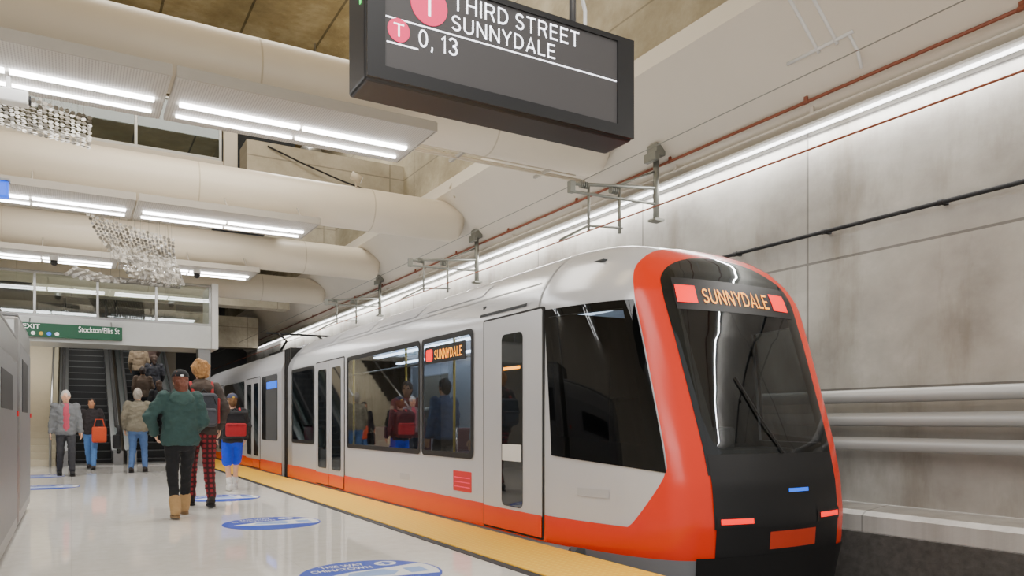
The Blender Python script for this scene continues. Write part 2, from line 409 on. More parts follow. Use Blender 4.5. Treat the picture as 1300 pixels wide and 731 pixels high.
def bracket(y, lab):
    t = thing('wire_bracket', lab, 'bracket', (6.9, y, 4.8), 0, 'overhead wire brackets')
    obj('mount', box(box(B(), 6.80, 6.96, y-.10, y+.10, 4.70, 4.86, .01), 6.76, 6.84, y-.12, y+.12, 4.62, 4.74, .01), MT['galv'], t)
    obj('post', tube(B(), [(6.88, y, 4.76), (6.88, y, 3.84)], .042, 12), MT['galv'], t, True)
    obj('foot_plate', box(B(), 6.8, 6.96, y-.08, y+.08, 3.82, 3.85), MT['galv'], t)
    obj('arm', tube(B(), [(6.9, y, 4.28), (5.5, y, 4.12)], .024, 10), MT['galv'], t, True)
    obj('arm', tube(B(), [(6.9, y, 4.06), (5.45, y, 4.02)], .02, 10), MT['galv'], t, True)
    obj('brace', tube(B(), [(6.86, y, 4.5), (6.2, y, 4.2)], .016, 8), MT['galv'], t, True)
    obj('dropper', tube(B(), [(6.25, y, 4.18), (6.25, y, 3.58)], .022, 8), MT['galv'], t, True)
    obj('dropper', tube(B(), [(5.75, y, 4.14), (5.75, y, 3.56)], .018, 8), MT['galv'], t, True)
    obj('registration_arm', tube(B(), [(6.3, y, 3.66), (5.75, y, 3.62), (5.3, y, 3.38)], .016, 8), MT['galv'], t, True)
    for x in (6.1, 5.62):
        bm = B()
        for k in range(4): tube(bm, [(x+k*.03, y, 4.13), (x+k*.03+.015, y, 4.13)], .045, 12)
        obj('insulator', bm, MT['galv'], t)
    obj('clamp', box(B(), 5.44, 5.52, y-.04, y+.04, 4.0, 4.15, .01), MT['galv'], t)
bracket(7.92, 'large galvanised overhead wire bracket on the cove above the train cab')
bracket(13.2, 'second overhead wire bracket further along the cove, past the broad duct end')
bracket(18.6, 'small distant overhead wire bracket near the train joint')
t = thing('cove_conduit', 'pair of cream conduits running down the cove at the top right', 'pipe', (6.5, 5, 5.19))
for dy in (0, .22):
    obj('pipe', tube(B(), [(6.25, 5+dy, 5.43), (6.66, 5+dy, 5.04), (6.75, 5.0+dy, 4.95)], .02, 8), MT['white'], t, True)
obj('cross_pipe', tube(B(), [(6.72, 4.8, 4.98), (6.72, 5.6, 4.98)], .02, 8), MT['white'], t, True)
obj('drop_pipe', tube(B(), [(6.72, 4.85, 4.98), (6.86, 4.85, 4.84), (6.92, 4.85, 4.68)], .018, 8), MT['white'], t, True)
for (x, y, z, lab) in ((6.30, 13.0, 5.42, 'small tan spotlight on the cove edge past the second duct end'), (4.5, 13.4, 5.43, 'small tan spotlight standing on top of the second duct')):
    t = thing('spotlight', lab, 'spotlight', (x, y, z))
    obj('stem', tube(B(), [(x, y, z-.06), (x, y, z+.1)], .02, 8), MT['seam'], t)
    obj('spot_can', tube(B(), [(x-.1, y-.02, z+.16), (x+.08, y-.06, z+.08)], .07, 14), MT['seam'], t, True)
    obj('spot_lens', tube(B(), [(x+.08, y-.06, z+.08), (x+.09, y-.062, z+.076)], .06, 14), MT['white'], t)
t = thing('hanging_cable', 'dark slack cable between the concrete beam and the upper wall behind the second duct', 'cable', (4.4, 15.5, 6.6))
obj('cable_run', tube(B(), [(3.4, 15.58, 6.62), (4.1, 15.5, 6.36), (4.9, 15.45, 6.12), (5.6, 15.45, 5.98), (6.3, 15.5, 5.98)], .018, 8), MT['rubber'], t, True)
t = thing('air_duct', 'short ribbed grey metal air duct hung by the dark recess above the second light fixture', 'duct', (4.8, 16.9, 6.6))
bm = B()
for k in range(9): tube(bm, [(4.5+k*.06, 16.4+k*.14, 6.9-k*.02), (4.53+k*.06, 16.47+k*.14, 6.89-k*.02)], .22 if k % 2 else .20, 18)
obj('ribbed_body', bm, MT['steel_d'], t, True)
obj('duct_mouth', tube(B(), [(4.47, 16.33, 6.91), (4.5, 16.4, 6.9)], .24, 18), MT['steel'], t, True)
obj('strap', tube(B(), [(4.74, 16.95, 7.05), (4.74, 16.95, 9.6)], .012, 6), MT['wire'], t)

# ------------------------------------------------------------------ ducts and light fixtures
DY = [8.92, 13.6, 18.3, 23.0]
dl = ['nearest broad cream duct crossing behind the hanging display', 'second broad cream ceiling duct, its end meeting the cove above the train middle',
      'third cream ceiling duct crossing behind the disc sculpture', 'farthest cream ceiling duct above the train joint']
for y, lab in zip(DY, dl):
    t = thing('ceiling_duct', lab, 'duct', (6.6, y, 5.05), 0, 'broad cream ceiling ducts')
    bm = B(); tube(bm, [(-7, y, 5.05), (6.50, y, 5.05), (6.60, y, 5.05), (6.65, y, 5.05)], [.385, .385, .365, .30], 40); obj('duct_body', bm, MT['duct'], t, True)
    for x in (-4.2, -1.2, 1.8, 4.8):
        obj('seam_ring', tube(B(), [(x, y, 5.05), (x+.02, y, 5.05)], .388, 40), MT['seam'], t)
pl = ['nearest perforated light fixture under the duct, beside the hanging display', 'second perforated light fixture, above the disc sculpture', 'third perforated light fixture, behind the disc sculpture']
for i, (y, lab) in enumerate(zip(DY[:3], pl)):
    t = thing('linear_light_fixture', lab, 'light fixture', (.85, y-.45, 4.4), 0, 'linear light fixtures under the ducts')
    y0, y1 = y-1.05, y+.17
    for k in range(4):
        xa, xb = 3.6-2.75*(k+1)+.02, 3.6-2.75*k-.02
        sg = obj('perforated_sheet', box(B(), xa, xb, y0, y1, 4.4, 4.46, .008), MT['panel'], t)
        obj('side_rail', box(B(), xa, xb, y0-.02, y0, 4.39, 4.5), MT['panel_side'], sg)
        for (ly, w) in ((y-.40, .035), (y-.06, .014)):
            for q in (0, 1):
                c0 = xa+.08+q*(xb-xa-.16)/2
                obj('light_tube', box(B(), c0+.02, c0+(xb-xa-.16)/2-.02, ly-w, ly+w, 4.372, 4.4), MT['tube'], sg)
    obj('end_cap', box(B(), 3.585, 3.60, y0, y1, 4.40, 4.50), MT['panel_side'], t)
    for x in (-6, -3.2, -.5, 2.2, 3.4):
        obj('hanger', tube(B(), [(x, y-.1, 4.46), (x, y-.1, 4.68)], .015, 8), MT['panel_side'], t)
        obj('hanger', tube(B(), [(x, y-.75, 4.46), (x, y-.3, 4.82)], .012, 8), MT['panel_side'], t)
t = thing('conduit_bundle', 'three thin cream conduits running beside the nearest duct towards the cove', 'pipe', (5, 9.45, 4.75))
for k, (y, z) in enumerate(((9.42, 4.74), (9.5, 4.80), (9.6, 4.9))):
    obj('pipe', tube(B(), [(2.6, y, z), (6.88-(z-4.74), y, z)], .016, 8), MT['duct'], t, True)
for x in (3.2, 4.6, 6.0): obj('saddle', box(B(), x-.02, x+.02, 9.2, 9.64, 4.74, 4.78), MT['panel_side'], t)

# ------------------------------------------------------------------ disc sculptures
def sculpture(lab, path, n, m, top, dr):
    c = path(.5, 0)
    t = thing('hanging_sculpture', lab, 'sculpture', tuple(c), 0, 'hanging disc sculptures')
    md = bpy.data.meshes.new('disc'); b = B(); ring_disc(b, (0, 0, 0), dr, 'z', 12, .006); b.to_mesh(md); b.free()
    md.materials.append(MT['mirror'])
    md2 = md.copy(); md2.materials.clear(); md2.materials.append(MT['disc_d'])
    rest = B(); wires = B()
    spots = []
    for i in range(n):
        for j in range(m):
            p = path(i/(n-1), (j/(m-1)-.5)*2)
            spots.append(p+V((random.uniform(-.006, .006), random.uniform(-.006, .006), random.uniform(-.006, .006))))
            if i % 6 == 0 and j % 5 == 0: tube(wires, [p, (p.x, p.y, top)], .002, 4)
    solo = set(sorted(range(len(spots)), key=lambda q: spots[q].y)[:100])
    for q, p in enumerate(spots):
        rot = (random.uniform(-.2, .2)+1.3, random.uniform(-.2, .2), random.uniform(-.3, .3))
        if q in solo:
            o = bpy.data.objects.new('disc', md if random.random() < .6 else md2); COL.objects.link(o); o.parent = t
            o.location = p-t.location; o.rotation_euler = rot
        else:
            bmesh.ops.create_circle(rest, cap_ends=True, segments=10, radius=dr, matrix=Matrix.Translation(p) @ (Matrix.Rotation(rot[2], 4, 'Z') @ Matrix.Rotation(rot[1], 4, 'Y') @ Matrix.Rotation(rot[0], 4, 'X')))
    o = obj('remaining_discs', rest, MT['mirror'], t); o['kind'] = 'stuff'
    for j in range(m):
        tube(wires, [path(i/(n-1), (j/(m-1)-.5)*2) for i in range(n)], .005, 4)
    obj('wires', wires, MT['wire'], t)
def path2(u, v):
    if u < .68:
        f = u/.68
        return V((.98+.42*f+v*lerp(.72, .46, f), 15.8+.2*v+.25*math.sin(f*5), 4.72-1.02*f-.1*v*(1-f)))
    f = (u-.68)/.32
    return V((1.40-1.40*f+v*lerp(.46, .08, f), 15.8+.2*v+.3*v*f, 3.70-.06*math.sin(f*PI)+.12*f+v*.16*f))
sculpture('wavy hanging sheet of small mirrored discs in front of the third light fixture', path2, 30, 20, 5.85, .032)
def path1(u, v):
    return V((-2.4+u*2.6, 11.3+.3*v, 5.22-.4*u*u+.06*math.sin(u*7)-v*.15*(1-.4*u)))
sculpture('wavy hanging sheet of dark mirrored discs above the second duct at the far left', path1, 44, 9, 9.5, .028)

# ------------------------------------------------------------------ hanging display
t = thing('display_sign', 'black hanging train arrival display with white and pink lettering above the platform', 'display', (2.04, 3.62, 2.75))
obj('case', box(B(), 1.22, 2.86, 3.5, 3.76, 2.75, 3.343, .02, 3), MT['case'], t)
bm = B(); pts = [(1.225, 2.76), (2.855, 2.76), (2.855, 3.335), (1.225, 3.335)]; inn = [(1.315, 2.825), (2.735, 2.825), (2.735, 3.305), (1.315, 3.305)]
for i in range(4):
    j = (i+1) % 4
    prism(bm, [(pts[i][0], 3.502, pts[i][1]), (pts[j][0], 3.502, pts[j][1]), (inn[j][0], 3.502, inn[j][1]), (inn[i][0], 3.502, inn[i][1])], (0, -.022, 0))
obj('bezel', bm, MT['black'], t)
sc = obj('screen', box(B(), 1.31, 2.74, 3.489, 3.5, 2.82, 3.31), MT['matrix'], t)
YS = 3.4865
def st(u0, u1, v0, v1, y=YS): return lambda a, b: V((1.22+u0+(u1-u0)*a, y, 2.75+v0+(v1-v0)*b))
text('lettering', 'THIRD', st(.460, .786, .447, .537), MT['led_w'], t, 0, 1)
text('lettering', 'STREET', st(.832, 1.245, .447, .537), MT['led_w'], t, 0, 1)
text('lettering', 'SUNNYDALE', st(.455, 1.085, .343, .430), MT['led_w'], t, 0, 1)
text('lettering', '0', st(.272, .322, .215, .305), MT['led_w'], t, 0, 1)
text('lettering', ',', st(.338, .350, .200, .228), MT['led_w'], t, 0, 1)
text('lettering', '1', st(.395, .420, .215, .305), MT['led_w'], t, 0, 1)
text('lettering', '3', st(.437, .487, .215, .305), MT['led_w'], t, 0, 1)
obj('divider_line', box(B(), 1.32, 2.73, YS, 3.4885, 2.75+.318, 2.75+.325), MT['led_w'], t)
obj('short_line', box(B(), 1.325, 1.49, YS, 3.4885, 2.75+.196, 2.75+.203), MT['led_w'], t)
d = obj('route_bullet', ring_disc(B(), (1.55, 3.489, 2.75+.434), .100, 'y', 40, .003), MT['led_pink'], t)
text('letter', 'T', st(.287, .373, .38, .488, 3.484), MT['led_w'], d, 0, 1)
d = obj('route_bullet', ring_disc(B(), (1.387, 3.489, 2.75+.268), .058, 'y', 36, .003), MT['led_pink'], t)
text('letter', 'T', st(.140, .194, .236, .300, 3.484), MT['led_w'], d, 0, 1)
obj('indicator', ring_disc(B(), (1.27, 3.4795, 3.215), .006, 'y', 12, .003), MT['led_g'], t)
obj('indicator', box(B(), 1.2165, 1.221, 3.56, 3.575, 3.14, 3.17), MT['led_g'], t)
for x in (1.5, 2.52):
    obj('hanger_pole', tube(B(), [(x, 3.63, 3.34), (x, 3.63, 9.6)], .02, 12), MT['steel_d'], t, True)
obj('cable', tube(B(), [(2.55, 3.7, 3.34), (2.66, 3.7, 3.42), (2.66, 3.7, 3.56), (2.58, 3.66, 3.7), (2.55, 3.64, 4.4)], .012, 8), MT['white'], t, True)

# ------------------------------------------------------------------ train
XC, Y0, HW = 5.005, 4.15, 1.325
PLAN = [(-1.325, 2.0), (-1.325, 1.55), (-1.255, 1.0), (-1.14, .54), (-.985, .25), (-.75, .105), (-.4, .025), (0, 0)]
FULL = PLAN+[(-l, y) for l, y in PLAN[-2::-1]]
def plan(s):
    if s < 0: return (-HW, 2.0-s)
    if s > 14: return (HW, 2.0+(s-14))
    i = min(int(s), 13); f = s-i
    p = [FULL[max(0, min(14, i+k))] for k in (-1, 0, 1, 2)]
    o = []
    for c in (0, 1):
        a, b, cc, dd = (q[c] for q in p)
        o.append(.5*((2*b)+(-a+cc)*f+(2*a-5*b+4*cc-dd)*f*f+(-a+3*b-3*cc+dd)*f**3))
    return (max(-HW, min(HW, o[0])), max(0, o[1]))
def interp(tab, z):
    if z <= tab[0][0]: return tab[0][1]
    for (a, va), (b, vb) in zip(tab, tab[1:]):
        if z <= b:
            f = (z-a)/(b-a); return va+(vb-va)*f
    return tab[-1][1]
HWT = [(-.65, 1.25), (0, 1.31), (.05, 1.325), (2.12, 1.325), (2.2, 1.308), (2.28, 1.275), (2.36, 1.225), (2.44, 1.16), (2.52, 1.085), (2.6, .99), (2.66, .90), (2.71, .79), (2.745, .66), (2.76, .45)]
LNT = [(-.65, .16), (.05, .02), (.3, 0), (.6, .03), (.9, .1), (1.3, .23), (1.8, .40), (2.2, .55), (2.36, .64), (2.5, .76), (2.6, .9), (2.66, 1.03), (2.71, 1.2), (2.745, 1.4), (2.76, 1.6)]
def P0(s, z):
    l, yb = plan(s); ln = interp(LNT, z); k = interp(HWT, z)/HW
    y = (Y0+ln)+yb*(2.0-ln)/2.0 if yb <= 2 else Y0+yb
    return V((XC+l*k, y, z))
def P(s, z, off=0):
    p = P0(s, z)
    if off:
        e = .05
        n = (P0(s+e, z)-P0(s-e, z)).cross(P0(s, min(2.76, z+e))-P0(s, z-e))
        if n.length > 1e-9:
            n.normalize()
            if n.dot(p-V((XC, max(p.y, 6.2), 1.2))) < 0: n = -n
            p = p+n*off
    return p
def round_in(z, z1, r):
    q = (z-(z1-r))/r
    return 0 if q <= 0 else 1-math.sqrt(max(0, 1-min(1, q)**2))
WT = 2.55
def ws0(z):
    return lerp(lerp(5.0, 4.80, max(0, min(1, (z-.68)/1.8))), 7.0, round_in(z, WT, .30))
def ws1(z): return 14-min(7.0, ws0(z)+.16)
def mk0(z):
    s0 = 3.9
    if z < .75: s0 = lerp(3.05, 3.9, min(1, max(0, (z-.24)/.5)))
    return lerp(s0, 6.8, round_in(z, 2.67, .34))
TR = thing('light_rail_train', 'silver and orange two section light rail train at the platform edge', 'train', (XC, 4.15, -.9))
zs = [-.65, -.3, 0, .05, .15, .3, .45, .6, .76, .9, 1.1, 1.3, 1.5, 1.7, 1.9, 2.03, 2.12, 2.16, 2.2, 2.24, 2.28, 2.32, 2.36, 2.4, 2.44, 2.48, 2.52, 2.56, 2.6, 2.63, 2.66, 2.685, 2.71, 2.73, 2.745, 2.76]
WIN = [(7.12, 8.49), (8.53, 11.38), (13.2, 14.75)]
neg = sorted({-8.95, -.5, *[6.15-(a+.06) for a, b in WIN], *[6.15-(b-.06) for a, b in WIN]})
ss = neg+[i*.25 for i in range(57)]+[14-s for s in neg[::-1]]
def hole_at(s, z):
    if s > 7 and z > .76 and s < 10:
        return z < 2.4 and s < ws1(z)-.22
    if s > 7: s = 14-s
    if s < 0:
        y = 6.15-s
        return .76 < z < 2.03 and any(a+.05 < y < b-.05 for a, b in WIN)
    if 1.25 < s < 3.5 and .9 < z < 2.03: return True
    return .76 < z < 2.4 and s > ws0(z)+.28
bm = B(); vs = grid(bm, [[P(s, z) for s in ss] for z in zs], lambda i, j: hole_at((ss[i]+ss[i+1])/2, (zs[j]+zs[j+1])/2))
top = vs[-1]; n = len(top)
for i in range(n//2-1):
    try: bm.faces.new((top[i], top[i+1], top[n-2-i], top[n-1-i]))
    except ValueError: pass
bm.faces.new([r[0] for r in vs]+[r[-1] for r in vs[::-1]])
obj('front_car_shell', bm, MT['silver'], TR, True)
sl = [-.6]+[i*.25 for i in range(57)]+[14.6]; zl = [q for q in zs if .04 < q < 2.7]
b = B(); grid(b, [[P(s, z, -.035) for s in sl] for z in zl], lambda i, j: hole_at((sl[i]+sl[i+1])/2, (zl[j]+zl[j+1])/2))
obj('cab_lining', b, MT['lining'], TR, True)
obj('cab_ceiling', box(B(), XC-1.0, XC+1.0, 5.3, 6.95, 2.50, 2.52), MT['lining'], TR)
def patch(name, f, nu, nv, off, mat, parent=TR, smooth=True):
    b = B(); grid(b, [[P(*f(u/nu, v/nv), off) for u in range(nu+1)] for v in range(nv+1)])
    return obj(name, b, mat, parent, smooth)
b = B()
grid(b, [[P(lerp(mk0(z), 14-mk0(z), u/60), z, .007) for u in range(61)] for z in [lerp(.02, .70, v/16) for v in range(17)]])
for fl in (0, 1):
    rows = []
    for v in range(61):
        z = lerp(.70, 2.66, v/60); a = mk0(z)
        if not fl: c = min(7.0, ws0(z)+.06) if z < WT else 7.0
        else: a = 14-a; c = max(7.0, ws1(z)-.06) if z < WT else 7.0
        rows.append([P(lerp(a, c, u/14), z, .007) for u in range(15)])
    grid(b, rows)
obj('front_surround', b, MT['orange'], TR, True)
def f_ws(u, v):
    z = lerp(.68, WT-.003, v)
    return lerp(ws0(z), ws1(z), u), z
WS = patch('windshield', f_ws, 40, 60, .014, MT['wglass'])
patch('glass_border', lambda u, v: ((lambda z: (lerp(ws0(z), min(7, ws0(z)+.38), u), z))(lerp(.68, WT-.01, v))), 4, 50, .010, MT['black'], WS)
patch('glass_border', lambda u, v: ((lambda z: (lerp(ws1(z), max(7, ws1(z)-.34), u), z))(lerp(.68, WT-.01, v))), 4, 50, .010, MT['black'], WS)
patch('glass_border', lambda u, v: ((lambda z: (lerp(ws0(z), ws1(z), u), z))(lerp(2.28, WT-.01, v))), 24, 14, .011, MT['black'], WS)
patch('nose_panel', lambda u, v: (lerp(5.05, 8.82, u), lerp(.27, .84, v)), 40, 14, .016, MT['black'])
patch('hitch_cover', lambda u, v: (lerp(5.1, 8.82, u), lerp(.02, .28, v)), 30, 6, .015, MT['black'])
patch('hitch_panel', lambda u, v: (lerp(6.45, 7.8, u), lerp(.09, .23, v)), 20, 6, .018, MT['redplate'])
for s0 in (5.2, 7.95):
    h = patch('tail_light_housing', lambda u, v: (lerp(s0-.1, s0+.9, u), lerp(.28, .37, v)), 10, 3, .021, MT['black'])
    patch('tail_light', lambda u, v: (lerp(s0, s0+.8, u), lerp(.305, .345, v)), 10, 3, .026, MT['led_r'], h)
patch('skirt', lambda u, v: (lerp(1.6, 12.4, u), lerp(-.62, .03, v)), 60, 6, .010, MT['grey'])
patch('front_skirt', lambda u, v: (lerp(4.6, 9.4, u), lerp(-.62, .05, v)), 40, 6, .018, MT['black'])
def f_band(u, v):
    s = lerp(.4, 4.0, u); zt = .26 if s < 2.85 else .26+(s-2.85)/1.05*.46
    return s, lerp(.02, zt, v)
patch('cab_band', f_band, 40, 6, .006, MT['orange'])
def f_cab(u, v):
    z = lerp(lerp(.80, .70, u), 2.10, v)
    return lerp(1.18, 3.86, u), z
for sd in (0, 1):
    f = (lambda u, v: f_cab(u, v)) if not sd else (lambda u, v: (14-f_cab(u, v)[0], f_cab(u, v)[1]))
    cw = patch('cab_window', f, 24, 12, .012, MT['cglass'])
    b = B()
    for (u0, u1, v0, v1) in ((0, .05, 0, 1), (.85, 1, 0, 1), (.05, .85, 0, .14), (.05, .85, .95, 1)):
        grid(b, [[P(*f(lerp(u0, u1, i/12), lerp(v0, v1, j/8)), .009) for i in range(13)] for j in range(9)])
    obj('window_border', b, MT['black'], cw, True)
patch('blue_marker', lambda u, v: (lerp(7.0, 7.6, u), lerp(.53, .56, v)), 8, 2, .02, MT['led_b'])
patch('display_box', lambda u, v: (lerp(5.15, 8.72, u), lerp(2.02, 2.30, v)), 24, 4, .017, MT['black'], WS)
def tx(s0, s1, z0, z1, off=.024): return lambda a, b: P(lerp(s0, s1, a), lerp(z0, z1, b), off)
text('lettering', 'SUNNYDALE', tx(5.92, 7.85, 2.08, 2.22), MT['led_o'], WS, 0, 1)
patch('red_bullet', lambda u, v: (lerp(5.2, 5.75, u), lerp(2.08, 2.23, v)), 6, 3, .022, MT['led_r'], WS)
patch('red_bullet', lambda u, v: (lerp(8.0, 8.58, u), lerp(2.08, 2.23, v)), 6, 3, .022, MT['led_r'], WS)
obj('wiper', tube(B(), [P(7.0, .84, .03), P(6.6, 1.1, .035), P(6.2, 1.45, .03)], .008, 6), MT['rubber'], TR)
XS = XC-HW
def side(name, y0, y1, z0, z1, mat, parent=TR, t=.012, r=.05, deep=.01, far=0):
    b = B()
    if far: prism(b, [(XC+HW-deep, y, z) for y, z in rrect(y0, y1, z0, z1, r)], (deep+t, 0, 0))
    else: prism(b, [(XS+deep, y, z) for y, z in rrect(y0, y1, z0, z1, r)], (-deep-t, 0, 0))
    return obj(name, b, mat, parent)
side('low_band', 5.7, 15.1, .02, .26, MT['orange'], t=.006, r=.005)
def window(y0, y1, far=0):
    w = side('window', y0+.04, y1-.04, .74, 2.05, MT['sglass'], t=.006, r=.06, deep=.0, far=far)
    if not far:
        b = B(); xo = XS-.010
        o_ = rrect(y0, y1, .70, 2.09, .07); i_ = rrect(y0+.06, y1-.06, .76, 2.03, .06); k = len(o_)
        va = [b.verts.new((xo, y, z)) for y, z in o_]; vb = [b.verts.new((xo, y, z)) for y, z in i_]
        for q in range(k): b.faces.new((va[q], va[(q+1) % k], vb[(q+1) % k], vb[q]))
        obj('window_border', b, MT['black'], w)
    return w
def door2(y0, y1):
    dr = side('door', y0, y1, .03, 2.12, MT['rubber'], t=.007, r=.03)
    ym = (y0+y1)/2
    for a, b in ((y0+.02, ym-.008), (ym+.008, y1-.02)):
        lf = side('door_leaf', a, b, .05, 2.10, MT['silver2'], dr, .012, .02)
        side('door_glass', a+.14, b-.14, .32, 1.98, MT['tglass'], lf, .017, .05)
        side('leaf_band', a, b, .05, .24, MT['orange'], lf, .015, .01)
for a, b_ in WIN: window(a, b_); window(a, b_, 1)
door2(11.5, 13.08)
dr = side('door', 5.74, 6.90, .03, 2.14, MT['rubber'], t=.007, r=.03)
lf = side('door_leaf', 5.77, 6.88, .05, 2.12, MT['silver'], dr, .012, .02)
side('door_glass', 6.10, 6.50, .28, 1.95, MT['tglass'], lf, .017, .06)
side('leaf_band', 5.77, 6.88, .05, .25, MT['orange'], lf, .015, .01)
side('door_notice', 6.12, 6.48, .72, .88, MT['white'], lf, .021, .01)
side('door_light_bar', 6.14, 6.46, 1.60, 1.63, MT['led_o'], lf, .019, .01)
patch('vent_slot', lambda u, v: (lerp(-.85, .35, u), lerp(2.18, 2.21, v)), 8, 2, .006, MT['dark'])
patch('roof_seam', lambda u, v: (lerp(-8.9, .6, u), lerp(2.385, 2.40, v)), 20, 2, .004, MT['grey'])
patch('roof_seam', lambda u, v: (lerp(.92, 1.0, u), lerp(2.14, 2.66, v)), 2, 20, .004, MT['grey'])
for sa in (-8.0, -6.2, -4.4, -2.6):
    patch('roof_hatch', lambda u, v: (lerp(sa, sa+1.5, u), lerp(2.45, 2.60, v)), 4, 6, .008, MT['silver2'])
e = side('emblem', 7.18, 7.62, .34, .56, MT['red_e'], t=.004, r=.01)
for k in range(3): side('emblem_stripe', 7.21, 7.59, .385+k*.05, .393+k*.05, MT['led_pink'], e, .006, .003)
for a, b in ((8.9, 9.2), (12.0, 12.9)): side('side_plate', a, b, .36, .44, MT['silver2'], t=.004, r=.01)
w = side('side_display', 7.3, 8.38, 1.78, 1.98, MT['black'], t=.012, r=.01, deep=-.007)
text('lettering', 'SUNNYDALE', lambda a, b: V((XS-.0135, lerp(8.10, 7.38, a), lerp(1.82, 1.94, b))), MT['led_o'], w, 0, 1)
side('red_bullet', 8.16, 8.34, 1.81, 1.95, MT['led_r'], w, .014, .03)
patch('cab_number', lambda u, v: (lerp(1.75, 2.45, u), lerp(.47, .54, v)), 4, 2, .006, MT['silver2'])
# interior
obj('interior_floor', box(B(), XC-1.28, XC+1.28, 5.2, 15.05, -.02, .03), MT['infloor'], TR)
obj('cab_wall', box(box(B(), XC-1.28, XC-.35, 6.95, 7.0, .03, 2.3), XC+.35, XC+1.28, 6.95, 7.0, .03, 2.3), MT['inner'], TR)
obj('cab_door', box(B(), XC-.35, XC+.35, 6.96, 6.99, .03, 2.3), MT['inner'], TR)
b = B()
for y0, y1 in ((7.0, 7.18), (8.43, 8.59), (11.32, 13.26), (14.69, 15.05)): box(b, XC+1.29, XC+1.315, y0, y1, .03, 2.3)
obj('side_lining', b, MT['inwall'], TR)
obj('saloon_ceiling', box(B(), XC-1.0, XC+1.0, 7.02, 15.05, 2.46, 2.48), MT['inwall'], TR)
obj('cab_console', box(box(B(), XC-.8, XC+.8, 4.75, 5.15, .03, .86, .04), XC-.3, XC+.3, 5.0, 5.12, .8, 1.05, .03), MT['inner'], TR)
obj('cab_seat', box(box(B(), XC-.25, XC+.25, 5.7, 6.15, .35, .55, .05), XC-.24, XC+.24, 6.1, 6.25, .5, 1.35, .05), MT['rubber'], TR)
for x in (XC-.45, XC+.45, XC+.95):
    obj('interior_lamp', box(B(), x-.05, x+.05, 7.1, 15, 2.30 if x > XC+.5 else 2.40, 2.33 if x > XC+.5 else 2.43), MT['inlamp'], TR)
for y in (7.9, 8.8, 9.7, 10.6, 13.6, 14.3):
    for x in (XC+.95, XC+.45) + ((XC-.95,) if y > 13 else ()):
        obj('seat', box(box(B(), x-.22, x+.22, y-.22, y+.2, .40, .50, .03), x-.21, x+.21, y+.16, y+.24, .45, 1.0, .03), MT['seatc'], TR)
for y in (7.6, 9.2, 10.9, 13.4):
    obj('grab_pole', tube(B(), [(XC-.55, y, .03), (XC-.55, y, 2.46)], .018, 10), MT['yellow_s'], TR, True)
obj('grab_rail', tube(B(), [(XC-.55, 7.1, 1.95), (XC-.55, 14.9, 1.95)], .016, 8), MT['steel'], TR, True)
bm = B()
for k in range(9):
    y = 15.1+k*.055; w_ = 1.2 if k % 2 else 1.27
    box(bm, XC-w_, XC+w_, y, y+.056, -.6, 2.5 if k % 2 else 2.56)
obj('bellows', bm, MT['rubber'], TR)
ring = [(XC-h, z) for z, h in HWT]+[(XC+h, z) for z, h in HWT[::-1]]
bm = B(); prism(bm, [(x, 15.6, z) for x, z in ring], (0, 10.9, 0)); obj('rear_car_shell', bm, MT['silver'], TR)
side('low_band', 15.6, 26.5, .02, .26, MT['orange'], t=.006, r=.005)
def dwin(a, b): side('window', a, b, .70, 2.09, MT['tglass'], t=.008, r=.06)
dwin(15.95, 17.4); door2(17.6, 19.15); dwin(19.4, 22.2); door2(22.4, 23.9); dwin(24.2, 25.0)
side('cab_window', 25.15, 26.3, .8, 2.08, MT['tglass'])
side('rear_display', 15.98, 16.9, 1.8, 1.95, MT['led_b'], t=.014, r=.01)
for y in (7.6, 13.4, 17.2, 23.6):
    bg = B(); box(bg, XC-.9, XC+.9, y-.8, y+.8, -.7, -.35)
    for x in (-.75, .75):
        for dy in (-.6, .6): tube(bg, [(XC+x-.06, y+dy, -.56), (XC+x+.06, y+dy, -.56)], .34, 20)
    obj('bogie', bg, MT['rubber'], TR)
bm = B()
for x in (XC-.5, XC+.5):
    tube(bm, [(x, 19.5, 2.76), (x, 18.6, 3.05), (x, 19.4, 3.3)], .03, 8)
tube(bm, [(XC-.8, 19.4, 3.31), (XC+.8, 19.4, 3.31)], .025, 8); box(bm, XC-.6, XC+.6, 18.8, 20, 2.74, 2.84)
obj('pantograph', bm, MT['rubber'], TR)

